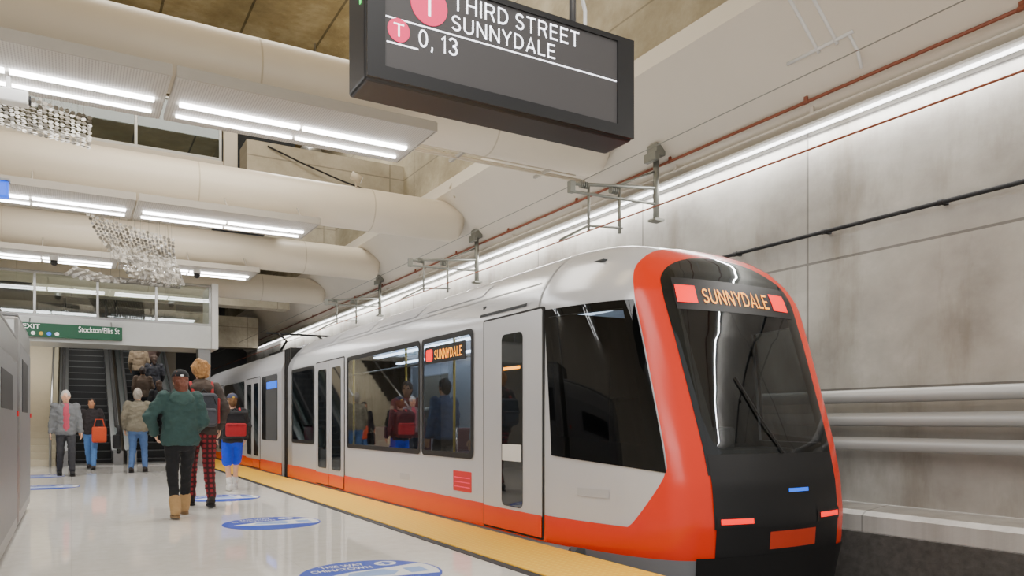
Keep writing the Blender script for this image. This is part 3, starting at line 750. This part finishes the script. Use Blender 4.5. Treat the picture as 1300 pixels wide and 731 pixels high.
# ------------------------------------------------------------------ floor decals
def decal(x, y, lab, rz=0):
    t = thing('floor_decal', lab, 'floor sticker', (x, y, 0), rz, 'round blue floor stickers')
    obj('disc', ring_disc(B(), (0, 0, .001), .51, 'z', 48, .002), MT['blue'], t, world=False)
    b = B(); prism(b, [(.49*math.cos(a), .49*math.sin(a), .0032) for a in [math.radians(k) for k in range(-26, 25, 2)]]+[(.12, .13, .0032), (-.12, .10, .0032), (-.40, -.02, .0032), (-.36, -.08, .0032), (-.05, -.16, .0032)], (0, 0, .001))
    obj('picture_band', b, MT['decalw'], t, world=False)
    b = B(); prism(b, [(-.15, .05, .0044), (.12, .09, .0044), (.2, -.02, .0044), (.12, -.13, .0044), (-.2, -.06, .0044)], (0, 0, .0008)); box(b, .26, .40, -.12, .06, .0044, .0052)
    obj('picture', b, MT['decall'], t, world=False)
    for s_, u0, u1, v0, v1 in (('THIS WAY', -.28, .06, .31, .40), ('CHINATOWN', -.38, .08, .18, .27)):
        text('lettering', s_, (lambda u0, u1, v0, v1: lambda a, b_: V((lerp(u0, u1, a), lerp(v0, v1, b_), .005)))(u0, u1, v0, v1), MT['decalw'], None, .02).parent = t
    b = B(); ring_disc(b, (.22, .31, .0034), .085, 'z', 24, .001); obj('symbol', b, MT['decalw'], t, world=False)
    b = B(); prism(b, [(.22, .37, .0046), (.16, .30, .0046), (.2, .30, .0046), (.2, .25, .0046), (.24, .25, .0046), (.24, .30, .0046), (.28, .30, .0046)], (0, 0, .001)); obj('arrow', b, MT['blue'], t, world=False)
decal(1.88, 5.25, 'nearest round blue and white floor sticker cut by the bottom of the picture')
decal(1.88, 8.4, 'round blue floor sticker on bare floor behind the nearest sticker')
decal(1.88, 11.5, 'round blue floor sticker beside the feet of the child in blue shorts')
decal(-.38, 14.9, 'round blue floor sticker on the left, before the grey haired man')
decal(-.62, 17.9, 'farthest round blue floor sticker, left of the grey haired man')

# ------------------------------------------------------------------ left cabinets, barrier, lamp, cameras
def cabinet(y0, y1, h, lab, x1=-.45):
    t = thing('steel_cabinet', lab, 'cabinet', (-.8, (y0+y1)/2, 0), 0, 'stainless cabinets at the left edge')
    obj('body', box(B(), -1.15, x1, y0, y1, .06, h, .04, 3), MT['steel'], t)
    obj('plinth', box(B(), -1.1, x1-.04, y0+.04, y1-.04, 0, .07), MT['black'], t)
    obj('door', box(B(), x1-.002, x1+.006, y0+.1, y1-.1, .2, h-.25, .003, 1), MT['steel_d'], t)
    obj('screen_panel', box(B(), x1+.004, x1+.012, y0+.45, y1-.85, 1.2, h-.4, .003, 1), MT['black'], t)
    obj('red_button', box(B(), x1+.004, x1+.02, y1-.2, y1-.14, 1.15, 1.2), MT['red_e'], t)
    obj('top_rail', box(B(), -1.13, x1-.01, y0+.02, y1-.02, h-.005, h+.03, .01), MT['steel_d'], t)
cabinet(6.2, 8.7, 1.9, 'nearer tall stainless steel cabinet at the left edge of the platform')
cabinet(8.95, 11.3, 2.15, 'farther stainless steel cabinet at the left edge')
t = thing('blue_lamp', 'small glowing blue lamp box on a pole at the left edge', 'lamp', (-.7, 8.83, 0))
obj('pole', tube(B(), [(-.68, 8.85, 0), (-.68, 8.85, 3.28)], .028, 12), MT['steel_d'], t, True)
obj('lamp_box', box(B(), -.76, -.525, 8.79, 8.91, 3.27, 3.43, .02, 3), M('blue_box', '1E5CF0', .3, 0, .05, 3, 0, 1.3), t)
obj('lamp_cap', box(B(), -.77, -.515, 8.78, 8.92, 3.43, 3.45), MT['steel_d'], t)
t = thing('steel_barrier', 'low stainless steel tube barrier behind the cabinet on the left', 'barrier', (-.85, 16, 0))
for y in (15.2, 16.8): obj('post', tube(B(), [(-.85, y, 0), (-.85, y, 1.0)], .03, 12), MT['steel'], t, True)
for z in (.4, .98): obj('rail', tube(B(), [(-.85, 15.2, z), (-.85, 16.8, z)], .025, 12), MT['steel'], t, True)
t = thing('security_camera', 'white box security camera under the nearest light fixture', 'camera', (-.52, 8.73, 4.4))
obj('body', box(B(), -.66, -.36, 8.66, 8.8, 4.16, 4.29, .015), MT['white'], t)
obj('mount', tube(B(), [(-.52, 8.70, 4.28), (-.52, 8.70, 4.399)], .025, 10), MT['white'], t)
obj('lens', tube(B(), [(-.36, 8.73, 4.22), (-.34, 8.73, 4.22)], .045, 14), MT['black'], t)
for x, lab in ((-.3, 'small dark dome camera under the left of the third light fixture'), (2.35, 'small dark dome camera under the right end of the third light fixture')):
    t = thing('dome_camera', lab, 'camera', (x, 17.6, 4.4))
    obj('mount', tube(B(), [(x, 17.6, 4.3), (x, 17.6, 4.399)], .08, 14), MT['white'], t)
    b = B(); ell(b, (x, 17.6, 4.28), (.07, .07, .08)); obj('dome', b, MT['black'], t, True)

# ------------------------------------------------------------------ bridge glass, exit sign, concourse glass
def glass_rail(lab, x0, x1, y, z0, z1, n, mat):
    t = thing('glass_balustrade', lab, 'balustrade', ((x0+x1)/2, y, z0))
    w = (x1-x0)/n
    for i in range(n):
        obj('glass_panel', box(B(), x0+i*w+.03, x0+(i+1)*w-.03, y-.01, y+.01, z0+.03, z1-.03), mat, t)
        obj('post', box(B(), x0+i*w-.025, x0+i*w+.025, y-.03, y+.03, z0, z1), MT['steel'], t)
    obj('post', box(B(), x1-.05, x1, y-.03, y+.03, z0, z1), MT['steel'], t)
    obj('handrail', box(B(), x0, x1, y-.035, y+.035, z1-.02, z1+.04, .01), MT['steel'], t)
    obj('base_channel', box(B(), x0, x1, y-.035, y+.035, z0, z0+.06), MT['steel'], t)
glass_rail('glass balustrade of the bridge above the green exit sign', -6.9, 3.0, 20.05, 3.46, 4.45, 8, MT['glass'])
glass_rail('glass balustrade of the upper concourse behind the second duct', -6.9, 2.7, 16.65, 6.5, 7.6, 6, MT['dglass'])
t = thing('exit_sign', 'green exit sign with white lettering hung below the bridge', 'sign', (.02, 19.75, 2.9))
obj('board', box(B(), -1.02, 1.02, 19.70, 19.78, 2.97, 3.28, .01), MT['green'], t)
def xs(u0, u1, z0, z1): return lambda a, b: V((lerp(u0, u1, a), 19.695, lerp(z0, z1, b)))
text('lettering', 'EXIT', xs(-.92, -.60, 3.15, 3.25), MT['signw'], t, .01)
text('lettering', 'Stockton/Ellis St', xs(.14, .96, 3.12, 3.25), MT['signw'], t)
for i, c in enumerate(('signw', 'signw', 'yellow_s', 'led_b', 'signw')):
    obj('symbol', ring_disc(B(), (-.88+i*.15, 19.7, 3.05), .042, 'y', 18, .004), MT[c], t)
for x in (-.8, .8): obj('hanger', tube(B(), [(x, 19.75, 3.27), (x, 19.99, 3.4)], .015, 8), MT['steel_d'], t)

# ------------------------------------------------------------------ escalators and stair
def escalator(xc, lab, hw=.5):
    t = thing('escalator', lab, 'escalator', (xc, 22, 0), 0, 'escalators under the bridge')
    ang = math.tan(math.radians(30))
    def zc(y): return max(0, (y-22.6))*ang
    obj('comb_plate', box(B(), xc-hw, xc+hw, 21.3, 22.2, 0, .03), MT['steel'], t)
    for k in range(22):
        y = 22.2+k*.36; z = zc(y+.2)
        st_ = obj('step', box(B(), xc-hw, xc+hw, y, y+.4, z-.22, z+.02), MT['step'], t)
        obj('step_edge', box(B(), xc-hw, xc+hw, y-.004, y+.03, z+.0, z+.026), MT['stepedge'], st_)
    for s in (-1, 1):
        xa, xb = xc+s*hw, xc+s*(hw+.22)
        pr = [(21.6, 0), (22.6, 0), (30.6, 8*ang), (30.6, 8*ang+.35), (22.6, .35), (21.6, .35)]
        b = B(); prism(b, [(xa, y, z) for y, z in pr], (xb-xa, 0, 0)); obj('side_panel', b, MT['steel_d'], t)
        xm = (xa+xb)/2
        pr = [(21.5, .3), (22.6, .33), (30.5, 8*ang+.3), (30.5, 8*ang+.95), (22.6, .95), (21.7, .95), (21.45, .8), (21.4, .5)]
        b = B(); prism(b, [(xm-.01, y, z) for y, z in pr], (.02, 0, 0)); obj('balustrade', b, MT['dglass'], t)
        obj('handrail', tube(B(), [(xm, y, z) for y, z in ((21.6, .32), (21.42, .5), (21.45, .8), (21.7, .97), (22.6, .98), (30.5, 8*ang+.98))], .045, 10), MT['rubber'], t, True)
escalator(.42, 'empty black escalator under the green exit sign')
escalator(1.95, 'escalator carrying people, to the right of the empty one')
t = thing('staircase', 'cream fixed staircase left of the empty escalator', 'stairs', (-1.1, 22, 0))
for k in range(22):
    obj('stair_step', box(B(), -2.2, -.34, 21.8+k*.3, 30, k*.165, (k+1)*.165), MT['tread'], t)
for x in (-2.1, -.45):
    obj('handrail', tube(B(), [(x, 21.7, 0), (x, 21.7, .95), (x, 28.5, 4.55)], .03, 10), MT['steel'], t, True)

# ------------------------------------------------------------------ people (each faces local +Y)
def ik(a, c, l1, l2, pole):
    a, c, pole = V(a), V(c), V(pole)
    d = c-a; L = min(d.length, (l1+l2)*.999); dn = d.normalized()
    c = a+dn*L
    x = (l1*l1-l2*l2+L*L)/(2*L); h = math.sqrt(max(0, l1*l1-x*x))
    p = (pole-dn*pole.dot(dn)).normalized()
    return a+dn*x+p*h, c
def hand(bm, w, d, nrm, th, curl=.5):
    d = d.normalized(); nrm = (nrm-d*nrm.dot(d)).normalized(); u = d.cross(nrm)
    if u.dot(th) < 0: u = -u
    R = Matrix((u, nrm, d)).transposed().to_4x4()
    ell(bm, w+d*.05, (.04, .015, .056), 12, 8, R)
    for i, L in enumerate((.068, .078, .072, .056)):
        r = w+d*.088+u*(.029-.0195*i)
        p1 = r+d*L*.45+nrm*L*.12*curl; p2 = p1+d*L*.28+nrm*L*.3*curl; p3 = p2+d*L*.12+nrm*L*.34*curl
        tube(bm, [r-d*.02, r, p1, p2, p3], [.0095, .0095, .0088, .008, .006], 8)
    r = w+d*.025+u*.03
    tube(bm, [r, r+u*.022+d*.025, r+u*.03+d*.055+nrm*.012, r+u*.026+d*.075+nrm*.022], [.012, .0115, .010, .007], 8)
PC = [0]
def person(label, loc, rz, H, legs, hands, o, vox=.016, group=None):
    k = H/1.75; PC[0] += 1; sd = PC[0]*7.3
    root = thing('person', label, 'person', loc, rz, group)
    pz = o.get('pelvis', .915); ln = o.get('lean', 0)
    W = o.get('wide', 1.0)
    hips = [V((-.088, 0, pz)), V((.088, 0, pz))]
    sh = [V((-.185*W, ln, pz+.515)), V((.185*W, ln, pz+.515))]
    ank = [V(p) for p in legs]; wr = [V(p) for p in hands]
    kn = []; el = []
    eb = o.get('elbow', (1, 1))
    for i in (0, 1):
        a, c = ik(hips[i], ank[i], .435, .425, (0, 1, 0)); kn.append(a); ank[i] = c
        a, c = ik(sh[i], wr[i], .285, .255, ((-.5 if i == 0 else .5)*eb[i], -1, 0)); el.append(a); wr[i] = c
    dz = pz-.915
    hc = V((0, ln+.012, 1.635+dz))
    bm = B()
    loft(bm, [(z+dz, w, d, ln*max(0, (z-.9)/.5)) for z, w, d in ((.84, .13, .09), (.92, .155, .105), (1.02, .135, .092), (1.12, .13, .088), (1.26, .152, .1), (1.36, .16, .098), (1.43, .13, .078), (1.47, .07, .06))])
    limb(bm, [(0, ln, 1.44+dz), (0, ln+.008, 1.55+dz)], [.06, .052])
    ell(bm, hc, (.074, .094, .115)); ell(bm, hc+V((0, .03, -.06)), (.055, .062, .058))
    tube(bm, [hc+V((0, .085, .02)), hc+V((0, .112, -.022)), hc+V((0, .085, -.034))], [.010, .016, .012], 8)
    for s in (-1, 1): ell(bm, hc+V((s*.076, -.005, -.01)), (.014, .024, .034))
    for i in (0, 1):
        limb(bm, [sh[i], el[i], wr[i]], [.052, .042, .029])
        limb(bm, [hips[i], kn[i], ank[i]], [.085, .055, .038])
        limb(bm, [ank[i]+V((0, -.03, -.035)), ank[i]+V((0, .13, -.045))], [.036, .028])
    me = remesh(bm, vox if vox > .012 else .012)
    b2 = B(); b2.from_mesh(me)
    for i in (0, 1):
        d = (wr[i]-el[i]).normalized()
        d = (d+V((0, 0, -.25))).normalized()
        hand(b2, wr[i], d, V((1 if i == 0 else -1, .15, 0)), V((0, 1, 0)), o.get('curl', .6))
    SC = Matrix.Scale(k, 4)
    def put(name, m, mat, parent=None, smooth=True):
        if not isinstance(m, bpy.types.Mesh):
            mm = bpy.data.meshes.new(name); bmesh.ops.recalc_face_normals(m, faces=m.faces); m.to_mesh(mm); m.free(); m = mm
        m.transform(SC)
        return obj(name, m, mat, parent or root, smooth, world=False)
    put('body', b2, o['skin'])
    for s in (-1, 1):
        b = B(); ell(b, hc+V((s*.031, .086, .008)), (.013, .009, .008), 10, 6); put('eye', b, MT['eye'])
    b = B(); ell(b, hc+V((0, .088, -.063)), (.024, .007, .006), 10, 6); put('mouth', b, MT['lip'])
    bm = B()
    loft(bm, [(z+dz, w, d, 0) for z, w, d in ((.80, .135, .10), (.88, .172, .122), (.97, .165, .115), (1.04, .15, .105))])
    lr = o.get('leg_r', (.098, .07, .055))
    for i in (0, 1):
        if o.get('shorts'):
            m_ = hips[i].lerp(kn[i], .9); limb(bm, [hips[i], m_], [.105, .1])
        else:
            e_ = kn[i].lerp(ank[i], o.get('leg_end', .93)); limb(bm, [hips[i], kn[i], e_], lr)
    put('trousers' if not o.get('shorts') else 'shorts', wrinkle(remesh(bm, vox), .010, 13, 1.5, sd), o['pants'])
    bm = B(); g = o.get('bulk', 1.0); hem = o.get('hem', .86)
    loft(bm, [(z+dz, w*g*(1 if z < 1.3 else W), d*g, ln*max(0, (z-.9)/.5)) for z, w, d in ((hem, .178, .128), (hem+.03, .184, .133), (hem+.08, .19, .138), (1.05, .174, .125), (1.2, .178, .126), (1.33, .184, .125), (1.40, .165, .108), (1.445, .12, .09), (1.485, .082, .078))])
    for i in (0, 1):
        e_ = el[i].lerp(wr[i], .96)
        limb(bm, [sh[i], el[i], e_], [.076*g, .066*g, .052*g])
    put('jacket', wrinkle(remesh(bm, vox), .016, 10, 1.6, sd), o['top'])
    if o.get('hood'):
        bm = B(); ell(bm, (0, ln-.095, 1.42+dz), (.135, .075, .095)); ell(bm, (0, ln-.03, 1.485+dz), (.112, .092, .055)); put('hood', wrinkle(remesh(bm, vox), .012, 14, 1, sd), o['hood'])
    elif o.get('collar'):
        bm = B(); tube(bm, [(0, ln, 1.44+dz), (0, ln+.005, 1.51+dz)], [.085, .072], 18); put('collar', bm, o['collar'])
    if o.get('shirt'):
        bm = B(); loft(bm, [(z+dz, w, d, .03) for z, w, d in ((.90, .085, .122), (1.1, .09, .118), (1.3, .095, .116), (1.42, .075, .095), (1.49, .055, .062))]); put('shirt', remesh(bm, .012), o['shirt'])
    for i in (0, 1):
        a = ank[i]; bm = B(); bt = o.get('boot', 0)
        zf = a.z-.08
        ell(bm, (a.x, a.y+.055, zf+.05), (.048, .135, .05)); ell(bm, (a.x, a.y-.02, zf+.065), (.045, .065, .06))
        if bt: limb(bm, [a+V((0, 0, 0)), a.lerp(kn[i], bt)], [.062, .07])
        put('shoe', remesh(bm, .012), o['shoe'])
        bm = B(); prism(bm, [(a.x+.05*math.cos(t_), a.y+.045+.145*math.sin(t_), zf) for t_ in [2*PI*q/20 for q in range(20)]], (0, 0, .025)); put('sole', bm, o.get('sole', MT['rubber']), None, False)
        if o.get('sock'):
            put('sock', tube(B(), [a+V((0, 0, .0)), a.lerp(kn[i], .35)], [.043, .05], 14), o['sock'])
    ms = o.get('messy', .012)
    bm = B(); f_ = 1+ms*4
    ell(bm, hc+V((0, -.022, .022)), (.084*f_, .097*f_, .108*f_), 20, 14); ell(bm, hc+V((0, -.05, -.03)), (.076, .06, .085), 16, 10)
    hl = o.get('hair_long', 0)
    if hl:
        ell(bm, hc+V((0, -.07, -.06)), (.078, .055, .11)); limb(bm, [hc+V((0, -.08, -.05)), hc+V((.0, -.1, -.05-hl))], [.075, .05])
    put('hair', wrinkle(remesh(bm, .010, 2), ms, 24, .6, sd), o['hair'])
    if o.get('cap'):
        bm = B(); ell(bm, hc+V((0, -.008, .045)), (.098, .116, .092), 20, 12)
        bmesh.ops.delete(bm, geom=[v for v in bm.verts if v.co.z < hc.z+.03], context='VERTS')
        put('cap', bm, o['cap'])
        bm = B(); ell(bm, hc+V((0, .125, .04)), (.07, .075, .010)); put('cap_brim', bm, o['cap'])
        if o.get('cap_mark'):
            bm = B(); ell(bm, hc+V((0, -.12, .055)), (.022, .006, .012)); put('cap_patch', bm, o['cap_mark'])
    return root
def backpack(lab, loc, rz, H, main, acc, cz=1.2, cy=-.22, w=.15, h=.21, dx=0, edge=None):
    k = H/1.75
    t = thing('backpack', lab, 'backpack', loc, rz)
    SC = Matrix.Scale(k, 4)
    def put(n, b, m, p=None, sm=True):
        mm = bpy.data.meshes.new(n); bmesh.ops.recalc_face_normals(b, faces=b.faces); b.to_mesh(mm); b.free(); mm.transform(SC)
        return obj(n, mm, m, p or t, sm, world=False)
    put('pack_body', box(B(), dx-w, dx+w, cy-.08, cy+.09, cz-h, cz+h, .06, 4), main)
    p = put('front_pocket', box(B(), dx-w*.8, dx+w*.8, cy-.13, cy-.06, cz-h*.85, cz+.02, .03, 3), acc)
    put('zip', tube(B(), [(dx-w*.7, cy-.135, cz-.01), (dx+w*.7, cy-.135, cz-.01)], .006, 6), MT['rubber'], p)
    put('zip', tube(B(), [(dx-w*.8, cy-.085, cz+h*.3), (dx-w*.6, cy-.09, cz+h*.8), (dx+w*.6, cy-.09, cz+h*.8), (dx+w*.8, cy-.085, cz+h*.3)], .006, 6), MT['rubber'])
    for s in (-1, 1):
        put('strap', tube(B(), [(dx+s*.1, cy+.06, cz+h*.85), (dx+s*.12, -.02, 1.49), (dx+s*.125, .14, 1.38), (dx+s*.14, .14, 1.2), (dx+s*.16, cy+.06, cz-h*.7)], .02, 8), edge or acc)
    if edge: put('side_edge', box(B(), dx+w-.01, dx+w+.02, cy-.05, cy+.06, cz-h*.8, cz+h*.7, .01), edge)
    put('grab_handle', tube(B(), [(dx-.04, cy+.05, cz+h), (dx, cy+.05, cz+h+.04), (dx+.04, cy+.05, cz+h)], .01, 8), MT['rubber'])
    return t
WALK = ((-.085, .20, .085), (.085, -.22, .10))
WALK2 = ((-.085, -.20, .095), (.085, .20, .083))
black = cloth('17181B')
person('woman in dark teal hooded jacket, black leggings and tan boots walking away', (1.09, 9.5, 0), .05, 1.70, ((-.09, -.24, .10), (.09, .26, .083)), ((-.26, .14, 1.0), (.19, .16, 1.0)),
       dict(skin=MT['skin1'], pants=black, top=cloth('304A48'), hood=cloth('3A5552'), hair=hairm('6A3A28'), hair_long=.14, shoe=cloth('AD8C60'), boot=.32, sole=cloth('8A7050'), cap=cloth('15171B'), cap_mark=MT['decalw'], bulk=1.14, hem=.86, wide=.95, pelvis=.90, leg_r=(.098, .064, .05), elbow=(2.6, .8)), .013)
P2 = (1.45, 10.5, 0)
person('tall fair haired person in dark jacket and red plaid trousers beside the woman', P2, 0, 1.88, WALK, ((-.23, .1, .95), (.23, .05, .95)),
       dict(skin=MT['skin1'], pants=plaid('plaid_red'), top=cloth('3E3733'), hood=cloth('4A3F38'), hair=hairm('A67A48'), messy=.032, shoe=cloth('2A2523'), bulk=.98, wide=.92), .014)
backpack('dark grey backpack with red edging on the tall fair haired person', P2, 0, 1.88, cloth('3B3F47'), cloth('4C5059'), 1.16, -.26, .15, .2, 0, cloth('9A2A2C'))
P3 = (2.24, 12.8, 0)
person('child in bright blue shorts, cap and white trainers walking by the yellow strip', P3, 0, 1.54, WALK2, ((-.25, .1, .95), (.25, .1, .95)),
       dict(skin=MT['skin1'], pants=cloth('1E44D8'), shorts=1, top=cloth('2A2B30'), hair=hairm('7A5A3A'), cap=cloth('3A3F55'), cap_mark=MT['yellow_s'], shoe=cloth('DCDCDC'), sole=MT['white'], sock=cloth('D8D8D8'), bulk=1.02), .015)
backpack('bulky red and black backpack worn by the child in blue shorts', P3, 0, 1.54, cloth('1E1E22'), cloth('A3222A'), 1.2, -.26, .22, .25)
person('grey haired man in grey jacket over a red shirt walking towards the camera', (-.1, 17.8, 0), PI+.1, 1.72, ((-.1, .16, .083), (.1, -.14, .085)), ((-.27, .10, .86), (.27, .0, .86)),
       dict(skin=MT['skin1'], pants=cloth('34353A'), top=cloth('6B6E72'), collar=cloth('5E6165'), shirt=cloth('B0485C'), hair=hairm('B5B2AE'), shoe=cloth('222224'), bulk=1.06, hem=.84), .015)
person('man in olive grey jacket and blue jeans standing before the busy escalator', (1.24, 18.2, 0), -.2, 1.80, ((-.12, -.06, .083), (.12, .12, .083)), ((-.26, .08, .92), (.27, .03, .88)),
       dict(skin=MT['skin1'], pants=cloth('4A6796'), top=cloth('6F6A5C'), collar=cloth('5F5A4E'), hair=hairm('8C857C'), shoe=cloth('2A2523'), bulk=1.1), .015)
t = thing('shoulder_bag', 'black bag at the left side of the man in jeans', 'bag', (.84, 18.25, .55))
obj('bag_body', box(B(), .76, .90, 18.12, 18.4, .52, .82, .04, 3), black, t, True)
obj('strap', tube(B(), [(.83, 18.16, .81), (.88, 18.22, .92), (.88, 18.3, .92), (.83, 18.36, .81)], .012, 8), black, t, True)
person('dark haired woman in dark jacket and jeans walking behind the grey haired man', (.40, 20.0, 0), PI-.2, 1.63, WALK, ((-.24, .1, .93), (.24, .12, .95)),
       dict(skin=MT['skin2'], pants=cloth('4F79B4'), top=cloth('2A2528'), collar=cloth('2A2528'), hair=hairm('241A18'), hair_long=.18, shoe=cloth('3A3535'), bulk=1.0), .016)
t = thing('shoulder_bag', 'orange red bag carried by the dark haired woman', 'bag', (.56, 19.7, .7))
obj('bag_body', box(B(), .40, .70, 19.66, 19.76, .62, .98, .04, 3), cloth('C24A28'), t, True)
obj('strap', tube(B(), [(.44, 19.72, .96), (.48, 19.74, 1.15), (.62, 19.74, 1.15), (.66, 19.72, .96)], .012, 8), cloth('B84426'), t, True)
EY = lambda kk: (22.2+kk*.36, max(0, (22.2+kk*.36+.2-22.6))*math.tan(math.radians(30))+.022)
for kk, x, tc_, hcx, pc, lab in ((5, 1.77, '55483E', '2A211D', '2B2C33', 'person in brown jacket on the busy escalator, behind the man in jeans'), (7, 2.13, '30323A', '3B2A20', '30405A', 'person in charcoal jacket with long hair, mid way up the busy escalator'),
                           (9, 1.77, '7A6B58', '1F1A18', '22242A', 'person in tan jacket near the top of the crowd on the busy escalator'), (3, 2.13, '2A2B30', '4A3426', '33343A', 'person in black jacket at the foot of the busy escalator'),
                           (11, 2.13, '4A3A34', '2A1F1A', '26272C', 'person in dark maroon brown jacket highest on the busy escalator')):
    y, z = EY(kk)
    person(lab, (x, y+.14, z), 0, 1.72, ((-.1, .0, .083), (.1, .0, .083)), ((-.22, .12, .93), (.22, .16, .98)), dict(skin=MT['skin2'], pants=cloth(pc), top=cloth(tc_), collar=cloth(tc_), hair=hairm(hcx), shoe=black, hair_long=.1 if kk in (3, 7) else 0), .018, 'riders on the busy escalator')
for x, y, rz, tc_, hcx, lab in ((4.35, 8.1, 1.6, '7B8089', '2A211D', 'passenger in grey top inside the train, behind the side window nearest the cab'), (4.5, 9.6, .3, '4A5A78', '1F1A18', 'passenger in slate blue top standing inside the train by the wide window'), (4.35, 10.6, 2.6, '8A3A38', '4A3426', 'passenger in dull red top standing inside the train by the wide window')):
    person(lab, (x, y, .03), rz, 1.66, ((-.1, .0, .083), (.1, .0, .083)), ((-.25, .08, .9), (.26, .06, .9)), dict(skin=MT['skin2'], pants=cloth('2B2C33'), top=cloth(tc_), collar=cloth(tc_), hair=hairm(hcx), shoe=black), .02, 'passengers inside the train')

# ------------------------------------------------------------------ lights
wd = bpy.data.worlds.new('world'); S.world = wd; wd.use_nodes = True
bgn = wd.node_tree.nodes['Background']; bgn.inputs[0].default_value = (1, .985, .96, 1); bgn.inputs[1].default_value = .72
def area(name, loc, rot, sx, sy, e, col=(1, .97, .93)):
    l = bpy.data.lights.new(name, 'AREA'); l.shape = 'RECTANGLE'; l.size = sx; l.size_y = sy; l.energy = e; l.color = col
    o = bpy.data.objects.new(name, l); COL.objects.link(o); o.location = loc; o.rotation_euler = rot
    return o
area('fill_platform', (.5, 1.0, 5.6), (0, 0, 0), 5, 4, 330)  # unseen soft light added above the platform as ambient fill
area('fill_platform', (-2, -2.5, 4.2), (math.radians(65), 0, math.radians(-35)), 4, 2.5, 180)  # added fill behind the camera, brightens train front and side
area('fill_upper', (1.5, 11.2, 9.4), (0, 0, 0), 6, 3, 380, (1, .95, .86))  # added fill above the ducts, no fixture here
area('fill_mid', (.8, 11.3, 5.9), (0, 0, 0), 5, 1.5, 190)  # extra fill between the ducts, added to raise brightness
area('fill_mid', (.8, 16, 5.8), (0, 0, 0), 5, .8, 220)  # same added fill, one bay further back
area('lamp_stairs', (.5, 24, 5.7), (0, 0, 0), 6, 2, 300)
area('lamp_wall', (7.2, 14, 4.37), (0, math.radians(8), 0), .03, 34, 700, (1, .98, .95))
area('fill_upper', (4.6, 17.5, 9.4), (0, 0, 0), 2, 2, 280, (1, .95, .86))  # added fill for the upper concrete, not a fitting
area('fill_ceiling', (1.0, 5.6, 6.2), (PI, 0, 0), 5, 2, 420, (1, .94, .84))  # upward fill added to lighten the ceiling
area('fill_ceiling', (1.0, 11.3, 6.2), (PI, 0, 0), 5, 2, 230, (1, .94, .84))  # second added ceiling fill, facing up
